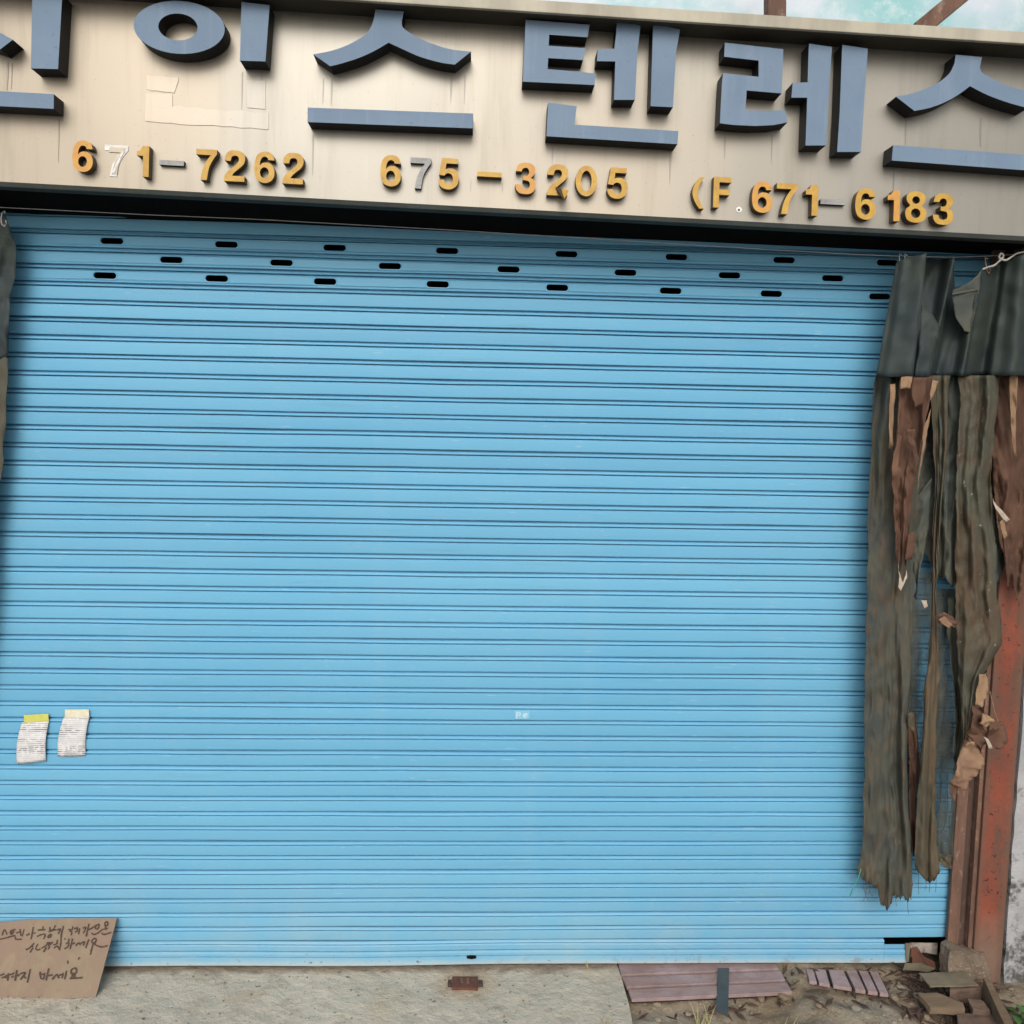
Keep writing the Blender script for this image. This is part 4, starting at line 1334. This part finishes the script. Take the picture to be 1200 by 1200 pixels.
# ------------------------------------------------------------------ notices
def notice(corners, tapec, tapemat, label, seed, group):
    c = UY((corners[0][0] + corners[2][0]) / 2, (corners[0][1] + corners[2][1]) / 2, -.006)
    root = empty('paper_notice', tuple(c))
    tag(root, label, 'notice', group)
    bm = bmesh.new()
    n = 16
    TL, TR, BR, BL = corners
    V = []
    for j in range(n + 1):
        t = j / n
        row = []
        for i in range(9):
            u = i / 8
            x = (TL[0] * (1 - u) + TR[0] * u) * (1 - t) + (BL[0] * (1 - u) + BR[0] * u) * t - 2.6 * math.sin(math.pi * t) * (1 if u < .5 else .9)
            y = (TL[1] * (1 - u) + TR[1] * u) * (1 - t) + (BL[1] * (1 - u) + BR[1] * u) * t
            d = -.0055 - .010 * t * (0.5 + .5 * math.sin(3.0 * t + seed)) - .003 * math.sin(5 * u + seed + 4 * t) * t - .002 * abs(math.sin(math.pi * 3 * t))
            row.append(bm.verts.new(UY(x, y, d) - c))
        V.append(row)
    for a_, b_ in zip(V, V[1:]):
        for i in range(8):
            bm.faces.new((a_[i], a_[i + 1], b_[i + 1], b_[i]))
    me = bpy.data.meshes.new('sheet')
    bmesh.ops.recalc_face_normals(bm, faces=bm.faces)
    bm.to_mesh(me)
    bm.free()
    me.materials.append(mat_print('printed_paper_%d' % seed, (seed * 1.7, 0, seed)))
    o = bpy.data.objects.new('sheet', me)
    COL.objects.link(o)
    o.parent = root
    md = o.modifiers.new('thickness', 'SOLIDIFY')
    md.thickness = .0004
    for p in me.polygons:
        p.use_smooth = True
    f = [UY(x, y, -.0075) for x, y in tapec]
    hexa('tape', f, [p + Vector((0, .001, 0)) for p in f], tapemat, root)


notice([(25.5, 846.5), (57.5, 844.5), (54, 892), (19.5, 895.5)], [(28, 838), (56.5, 836.5), (57, 845), (28, 847)], M['tape_yellow'], 'white printed notice hung by yellow-green tape, lower of two', 1, 'notices taped to the shutter')
notice([(74.5, 841), (105, 839), (100.5, 886.5), (67.5, 886.5)], [(76, 831.5), (104, 831.5), (104.5, 840), (76, 841)], M['tape_pale'], 'white printed notice hung by pale cream tape, higher of two', 2, 'notices taped to the shutter')

# ------------------------------------------------------------------ handwritten board
B0 = UZ(112, 1168, .002)
B1 = UZ(-40, 1181, .002)
T0 = UY(137, 1076, -.018)
T1 = UY(-40, 1082.5, -.018)
nb = (B0 - T0).cross(T1 - T0).normalized()
if nb.y > 0:
    nb = -nb
ob = [(137, 1076), (112.3, 1168), (70, 1171), (30, 1175), (-40, 1181), (-40, 1084), (0, 1081), (30, 1078), (70, 1076.5)]
f = [UP(x, y, T0, nb) for x, y in ob]
brd = empty('handwritten_board', tuple((B0 + B1) / 2))
tag(brd, 'brown cardboard sign with Korean handwriting leaning on the shutter foot', 'cardboard sign')
hexa('board', f, [p - nb * .006 for p in f], M['cardboard'], brd)
ZA = lambda l: zs(l, 0, 1070, 16)
ZB = lambda l: zs(l, 70, 1070, 16)
ZC = lambda l: zs(l, 0, 1060, 8)
strokesA = [[(40, 420), (65, 340), (90, 310)], [(90, 310), (115, 360), (130, 405)], [(0, 490), (100, 470), (200, 440), (290, 420)],
            [(190, 340), (290, 305)], [(190, 345), (200, 395), (250, 385)], [(200, 370), (270, 350)], [(300, 375), (380, 350)], [(375, 300), (385, 360), (390, 430)], [(452, 300), (415, 440)], [(285, 440), (300, 490), (410, 490)],
            [(490, 420), (550, 395)], [(530, 380), (555, 410)], [(625, 260), (600, 400), (580, 495)], [(600, 385), (670, 370)],
            [(705, 320), (850, 310)], [(810, 245), (800, 320)], [(690, 440), (760, 410), (830, 395), (845, 420), (815, 490)],
            [(935, 260), (940, 320), (1000, 305), (1040, 230)], [(910, 350), (1050, 310)], [(960, 390), (905, 430), (905, 460), (950, 440), (965, 395)],
            [(1060, 320), (1130, 300), (1090, 390)], [(1190, 240), (1150, 400), (1140, 560), (1112, 700)],
            [(480, 690), (560, 650), (640, 560)], [(620, 580), (600, 640)], [(620, 650), (560, 740)], [(710, 580), (670, 660), (700, 695), (760, 670)],
            [(780, 660), (860, 610), (920, 550)], [(880, 560), (920, 620)], [(870, 640), (815, 730)], [(930, 600), (990, 540)], [(935, 620), (900, 680)], [(870, 560), (940, 560), (900, 600)],
            [(1000, 600), (1090, 570)], [(1080, 500), (1060, 580)], [(1010, 660), (1070, 620), (1110, 680)]]
strokesB = [[(160, 310), (235, 305), (245, 250)], [(180, 335), (230, 350)], [(210, 420), (230, 360)], [(270, 300), (330, 270)], [(285, 360), (330, 335)], [(375, 285), (350, 400)], [(330, 270), (325, 350)],
            [(430, 285), (490, 270), (440, 380)], [(550, 200), (520, 320), (495, 440)], [(520, 320), (590, 290), (650, 250), (690, 225)], [(690, 225), (665, 280), (710, 300), (740, 215), (690, 228)], [(595, 375), (640, 402), (720, 370), (800, 310), (905, 285)],
            [(850, 240), (845, 185), (895, 165), (895, 225), (850, 245)], [(855, 245), (865, 320)], [(785, 370), (830, 402), (970, 360)],
            [(110, 575), (175, 550)], [(175, 480), (155, 560)], [(85, 670), (150, 630), (175, 560)], [(240, 480), (215, 580), (190, 680)], [(220, 580), (285, 560)],
            [(295, 615), (355, 560), (385, 605)], [(390, 570), (450, 540)], [(470, 530), (440, 610)], [(545, 490), (515, 570), (485, 655)],
            [(610, 560), (600, 520), (650, 475), (685, 510), (640, 560), (605, 555)], [(630, 560), (600, 660), (572, 780)], [(655, 550), (660, 600)], [(650, 585), (720, 620), (800, 635), (895, 610)],
            [(100, 500), (95, 470)], [(345, 870), (370, 830)], [(150, 950), (150, 890)]]
strokesC = [[(0, 665), (40, 650)], [(15, 690), (80, 655)], [(80, 645), (70, 715)], [(40, 680), (78, 690)], [(95, 660), (135, 640)], [(105, 685), (130, 668)], [(158, 615), (140, 715)], [(148, 670), (182, 660)],
            [(185, 650), (237, 640), (190, 705)], [(212, 665), (242, 692)], [(283, 605), (255, 732)],
            [(375, 630), (382, 690), (410, 690), (417, 640)], [(375, 655), (415, 655)], [(457, 598), (430, 712)], [(440, 668), (492, 660)],
            [(488, 702), (530, 658), (552, 692)], [(555, 662), (585, 655)], [(592, 640), (580, 692)], [(622, 622), (605, 702)],
            [(665, 650), (670, 610), (710, 598), (712, 640), (668, 650)], [(680, 650), (670, 692)], [(700, 650), (695, 688)], [(652, 692), (720, 690), (772, 685)]]
rs = random.Random(5)
kk = 0
for S, wpx in ((list(map(ZA, strokesA)), 1.9), (list(map(ZB, strokesB)), 1.9), (list(map(ZC, strokesC)), 2.1)):
    for s_ in S:
        c = crv(s_, 5) if len(s_) > 2 else s_
        n = len(c)
        Lf, Rt = [], []
        bm = bmesh.new()
        kk += 1
        for i, p in enumerate(c):
            a_, b_ = c[max(i - 1, 0)], c[min(i + 1, n - 1)]
            dx, dy = b_[0] - a_[0], b_[1] - a_[1]
            l = math.hypot(dx, dy) or 1
            ww = wpx * .5 * rs.uniform(.75, 1.15)
            off = nb * (.0008 + .00002 * kk)
            Lf.append(bm.verts.new(UP(p[0] - dy / l * ww, p[1] + dx / l * ww, T0 + off, nb)))
            Rt.append(bm.verts.new(UP(p[0] + dy / l * ww, p[1] - dx / l * ww, T0 + off, nb)))
        for i in range(n - 1):
            bm.faces.new((Lf[i], Lf[i + 1], Rt[i + 1], Rt[i]))
        from_bm('pen_stroke', bm, M['ink'], brd)
# small stone wedged by the board's corner
# ------------------------------------------------------------------ floor latch
lt = empty('floor_latch', tuple(LATCH))
tag(lt, 'small rusty latch plate set in the concrete before the shutter', 'latch')


def zq(pts, Z):
    return [UZ(x, y, Z) for x, y in pts]


def slabz(name, pts, ztop_, zbot_, mat, parent, bevel=0.0, disp=0.0, cuts=0):
    t_ = zq(pts, ztop_)
    return hexa(name, t_, [Vector((p.x, p.y, zbot_)) for p in t_], mat, parent, bevel, disp, cuts)


slabz('plate', [(530, 1144), (560, 1144), (560, 1158), (529.5, 1157)], .007, -.004, M['rust_latch'], lt, .0015)
slabz('ear', [(525, 1148), (529.3, 1147.5), (529.3, 1154), (524.5, 1153.5)], .006, -.004, M['rust_dark'], lt, .001)
slabz('ear', [(560.8, 1148), (565.5, 1148.5), (566, 1153.5), (560.8, 1154)], .006, -.004, M['rust_dark'], lt, .001)
for q in ([(539, 1145.5), (542, 1145.5), (543, 1151), (540.5, 1151)], [(546.5, 1145.5), (550, 1145.5), (550, 1151.5), (547, 1151.5)]):
    slabz('raised_tab', q, .0095, .004, M['rust'], lt, .0008)

# ------------------------------------------------------------------ deck panels
def deck(label, Ls, Rs, ztop_, n, gap, along, group):
    """Ls, Rs: px polylines of seam ends"""
    c = UZ((Ls[0][0] + Rs[-1][0]) / 2, (Ls[0][1] + Rs[-1][1]) / 2, ztop_)
    root = empty('deck_panel', tuple(c))
    tag(root, label, 'deck panel', group)
    for k in range(n):
        a0, a1, b0, b1 = Ls[k], Ls[k + 1], Rs[k], Rs[k + 1]
        e_ = gap
        q = [(a0[0] + (a1[0] - a0[0]) * e_, a0[1] + (a1[1] - a0[1]) * e_), (b0[0] + (b1[0] - b0[0]) * e_, b0[1] + (b1[1] - b0[1]) * e_),
             (b1[0] + (b0[0] - b1[0]) * e_, b1[1] + (b0[1] - b1[1]) * e_), (a1[0] + (a0[0] - a1[0]) * e_, a1[1] + (a0[1] - a1[1]) * e_)]
        slabz('plank', q, ztop_ + random.uniform(-.001, .001), ztop_ - .012, M['plank'], root, .001)
    q = [Ls[0], Rs[0], Rs[-1], Ls[-1]]
    cx = sum(p[0] for p in q) / 4
    cy = sum(p[1] for p in q) / 4
    q = [(cx + (x - cx) * .985, cy + (y - cy) * .96) for x, y in q]
    slabz('batten', q, ztop_ - .0125, ztop_ - .026, M['plank_dark'], root)  # dark sheet that puts the shade into the plank seams


deck('faded pink deck panel of wide planks under the dark steel bar', [(724, 1127), (728.5, 1143.5), (735.5, 1158), (741, 1172)], [(903, 1123), (914, 1136.5), (921, 1149.5), (929, 1163.5)], .002, 3, .11, True, 'deck panels pushed under the shutter')
deck('short pink deck panel of narrow crosswise planks nearer the red pillar', [(944, 1136), (953, 1135.5), (969, 1136), (990, 1136.5), (1005, 1137), (1018, 1138), (1030, 1139)],
     [(947.5, 1148.5), (958.5, 1151), (974, 1154), (1001, 1158.5), (1016, 1161), (1030, 1163), (1042.5, 1164.5)], .006, 6, .10, False, 'deck panels pushed under the shutter')
fb = [UZ(841.5, 1134, .012), UZ(854.5, 1134, .012), UZ(853.2, 1190, -.004), UZ(839, 1182.5, -.004)]
o = hexa('steel_bar', fb, [p - Vector((0, 0, .007)) for p in fb], M['bar'], None, .001)
tag(o, 'dark grey flat steel bar lying across the pink deck panel', 'steel bar')

# ------------------------------------------------------------------ rubble by the pillar
def lump(name, lo_px, mat, label, cat, z0, z1, seed, disp=.006):
    t_ = zq(lo_px, z1)
    o = hexa(name, t_, [Vector((p.x, p.y, z0)) for p in t_], mat, None, .003, disp, 4)
    tag(o, label, cat)
    return o


bp = [UZ(1077, 1140, .034), UZ(1131, 1138.5, .036), UZ(1147, 1154.5, .030), UZ(1090.5, 1155.5, .028)]
o = hexa('metal_plate', bp, [p - Vector((0, 0, .005)) for p in bp], M['plate'], None, .0012, .0022, 5)
tag(o, 'sandy metal plate lying flat on rubble at the pillar foot', 'plate')
bk = [UZ(1112, 1152, .020), UZ(1150, 1151, .020), UZ(1152, 1158, .018), UZ(1112, 1160, .018)]
o = hexa('rubble_block', bk, [Vector((p.x, p.y, -.03)) for p in bk], M['brick'], None, .004, .006, 5)
tag(o, 'brown block of rubble propping up the sandy metal plate', 'block')
bq = [UZ(1075, 1163, .012), UZ(1098, 1163, .016), UZ(1129, 1176, .012), UZ(1131, 1184, .006), UZ(1090, 1181, .004)]
o = hexa('wood_offcut', bq, [p - Vector((0, 0, .018)) for p in bq], M['wood'], None, .0015, .003, 5)
tag(o, 'pointed grey-brown wood offcut lying in front of the metal plate', 'wood offcut')
bq = [UZ(1135, 1171, .014), UZ(1152, 1172, .016), UZ(1162, 1184, .010), UZ(1141, 1183, .010)]
o = hexa('brick_fragment', bq, [p - Vector((0, 0, .030)) for p in bq], M['brick'], None, .004, .005, 5)
tag(o, 'small pinkish brick fragment beside the wood offcut', 'brick')
bq = [UZ(1152, 1146, .05), UZ(1160, 1147, .05), UZ(1192, 1207, .03), UZ(1180, 1207, .03)]
o = hexa('edge_board', bq, [p - Vector((0, 0, .07)) for p in bq], M['wood'], None, .002, .002, 5)
tag(o, 'narrow brown board on edge running out from the pillar foot', 'board')
# broken concrete at the pillar base
cb = [UY(1112, 1114, -.075), UY(1118, 1112, -.08), UY(1128, 1117, -.085), UY(1140, 1119, -.085), UY(1157, 1122, -.08), UY(1160, 1150, -.085), UY(1110, 1148, -.085)]
o = hexa('concrete_footing', cb, [Vector((p.x, -.051 if p.x > x0 - .02 else -.031, p.z)) for p in cb], M['footing'], None, 0, .007, 6)
tag(o, 'crumbling concrete footing around the base of the red pillar', 'footing')
bq = [UZ(1122, 1188, -.004), UZ(1160, 1186, -.004), UZ(1178, 1203, -.006), UZ(1120, 1203, -.006)]
o = hexa('paving_slab', bq, [p - Vector((0, 0, .03)) for p in bq], M['brick'], None, .003, .004, 5)
tag(o, 'dusty reddish flat slab in front of the brick fragment', 'slab')
# loose stones
spots = [(932, 1152, .010), (1055, 1158, .012), (1048, 1170, .014), (1066, 1176, .010), (770, 1178, .012), (772, 1196, .009), (892, 1171, .013), (918, 1170, .016), (806, 1190, .010), (1004, 1186, .018), (960, 1180, .010), (1085, 1192, .013), (881, 1188, .008)]
labs = ['beside the end of the wide pink deck panel', 'just past the narrow deck panel corner', 'in front of the narrow deck panel corner', 'before the wood offcut, on bare ground', 'below the wide deck panel corner, upper of two', 'below the wide deck panel corner, lower of two',
        'under the wide deck panel edge past the steel bar', 'under the outer corner of the wide deck panel', 'between the dry grass and the concrete slab edge', 'on bare ground below the narrow deck panel', 'on bare ground between the two deck panels', 'at the bottom below the wood offcut', 'at the bottom past the steel bar']
for k, (px, py, r_) in enumerate(spots):
    p = UZ(px, py, -.03)
    hgt = soil_height(p.x, p.y)
    p = UZ(px, py, hgt)
    bm = bmesh.new()
    bmesh.ops.create_icosphere(bm, subdivisions=2, radius=r_)
    for v in bm.verts:
        v.co *= 1 + .5 * noise.noise(v.co * 60 + Vector((k * 3, 0, 0)))
        v.co.z *= .6
        v.co += Vector((p.x, p.y, hgt + r_ * .3))
    o = from_bm('stone', bm, M['soil'])
    tag(o, 'small pale stone ' + labs[k], 'stone', 'loose stones on the bare ground')

# ------------------------------------------------------------------ plants
def blades(name, px, py, n, hmin, hmax, spread, label, zbase=None, cat='grass tuft', seed=2):
    rnd = random.Random(seed)
    p = UZ(px, py, -.03)
    z0 = soil_height(p.x, p.y) if zbase is None else zbase
    p = UZ(px, py, z0)
    root = empty(name, tuple(p))
    tag(root, label, cat)
    for k in range(n):
        b_ = p + Vector((rnd.uniform(-spread, spread), rnd.uniform(-.01, .01), -.004))
        h = rnd.uniform(hmin, hmax)
        lean = Vector((rnd.uniform(-.35, .35), rnd.uniform(-.3, .3), 1)).normalized()
        bm = bmesh.new()
        w0 = rnd.uniform(.0016, .003)
        V = []
        for j in range(5):
            t = j / 4
            c = b_ + lean * h * t + Vector((lean.x, lean.y, -.25)) * h * .35 * t * t
            ww = w0 * (1 - t * .9)
            V.append((bm.verts.new(c + Vector((-ww, 0, 0))), bm.verts.new(c + Vector((0, -ww * .5, 0))), bm.verts.new(c + Vector((ww, 0, 0)))))
        for a_, c_ in zip(V, V[1:]):
            bm.faces.new((a_[0], a_[1], c_[1], c_[0]))
            bm.faces.new((a_[1], a_[2], c_[2], c_[1]))
        from_bm('blade', bm, M['grass_dry'], root)
    return root


blades('dry_grass_tuft', 822, 1204, 12, .04, .085, .028, 'dry yellow grass tuft in front of the wide deck panel', seed=2)
blades('dry_grass_tuft', 690, 1136, 3, .03, .05, .004, 'few dry grass stalks growing against the bottom rail', 0.0, seed=7)
blades('dry_grass_tuft', 708, 1198, 3, .03, .06, .010, 'few dry grass stalks in the concrete near the slab edge', 0.0, seed=8)
blades('dry_grass_tuft', 930, 1206, 6, .03, .06, .04, 'sparse dry grass on bare ground past the steel bar', seed=9)

wp_ = UZ(1199, 1204, -.02)
wd = empty('weed', tuple(wp_))
tag(wd, 'green leafy weed growing at the foot of the mouldy wall', 'weed')
rnd = random.Random(3)
tube('stem', [wp_ + Vector((0, 0, -.02)), wp_ + Vector((.004, .0, .03)), wp_ + Vector((0, -.004, .07))], [.003, .0025, .0015], M['leaf'], wd, 6)
for k in range(26):
    b_ = wp_ + Vector((rnd.uniform(-.02, .05), rnd.uniform(-.03, .03), rnd.uniform(0.0, .065)))
    a_ = rnd.uniform(0, 6.28)
    d = Vector((math.cos(a_), math.sin(a_), rnd.uniform(-.1, .6))).normalized()
    s_ = d.cross(Vector((0, 0, 1))).normalized()
    n_ = s_.cross(d)
    l, ww = rnd.uniform(.025, .045), rnd.uniform(.008, .013)
    bm = bmesh.new()
    V = []
    for j in range(5):
        t = j / 4
        c = b_ + d * l * t - n_ * l * .25 * t * t
        h = ww * math.sin(math.pi * min(.98, .12 + t * .88)) * (.6 if j == 0 else 1)
        V.append((bm.verts.new(c - s_ * h + n_ * h * .3), bm.verts.new(c), bm.verts.new(c + s_ * h + n_ * h * .3)))
    for A, B in zip(V, V[1:]):
        bm.faces.new((A[0], A[1], B[1], B[0]))
        bm.faces.new((A[1], A[2], B[2], B[1]))
    from_bm('leaf', bm, M['leaf'], wd, True)

# ------------------------------------------------------------------ loose grit on slab and soil
bm = bmesh.new()
rnd = random.Random(77)
for k in range(420):
    if k < 170:
        x, y = rnd.uniform(-1.5, .42), rnd.uniform(-.34, -.03)
        z, r_ = .001, rnd.choice((.0015, .002, .003, .0045))
    else:
        x, y = rnd.uniform(.50, 1.75), rnd.uniform(-.36, .0)
        z, r_ = soil_height(x, y), rnd.choice((.002, .003, .005, .008))
    vv = []
    for q in ((1, 0, 0), (-1, 0, 0), (0, 1, 0), (0, -1, 0), (0, 0, .7), (0, 0, -.7)):
        vv.append(bm.verts.new(Vector((x, y, z + r_ * .2)) + Vector(q) * r_ * rnd.uniform(.6, 1.3)))
    for t in ((0, 2, 4), (2, 1, 4), (1, 3, 4), (3, 0, 4), (2, 0, 5), (1, 2, 5), (3, 1, 5), (0, 3, 5)):
        bm.faces.new([vv[i] for i in t])
tag(from_bm('grit', bm, M['soil']), 'fine grit scattered over the concrete and bare ground', 'grit', None, 'stuff')

# dry leaf and splinter litter packed under the torn corner of the shutter
bm = bmesh.new()
rnd = random.Random(31)
for k in range(420):
    if k % 3:
        x, y = rnd.gauss(1.50, .10), rnd.uniform(-.26, .02)
    else:
        x, y = rnd.uniform(.5, 1.7), rnd.uniform(-.20, .0)
    z = soil_height(x, y) + rnd.uniform(.001, .012)
    a_ = rnd.uniform(0, 6.28)
    l, w_ = rnd.uniform(.006, .034), rnd.uniform(.0015, .007)
    d = Vector((math.cos(a_), math.sin(a_), rnd.uniform(-.3, .3))) * l
    e = Vector((-math.sin(a_), math.cos(a_), rnd.uniform(-.4, .4))) * w_
    c = Vector((x, y, z))
    t = Vector((0, 0, .0015))
    lo_ = [bm.verts.new(c + p - t) for p in (d, e, -d, -e)]
    hi_ = [bm.verts.new(c + p * .8 + t) for p in (d, e, -d, -e)]
    bm.faces.new(lo_[::-1])
    bm.faces.new(hi_)
    for i in range(4):
        bm.faces.new((lo_[i], lo_[(i + 1) % 4], hi_[(i + 1) % 4], hi_[i]))
tag(from_bm('debris', bm, M['rust_dark']), 'dark splinters and dry leaf litter under the torn shutter corner', 'debris', None, 'stuff')
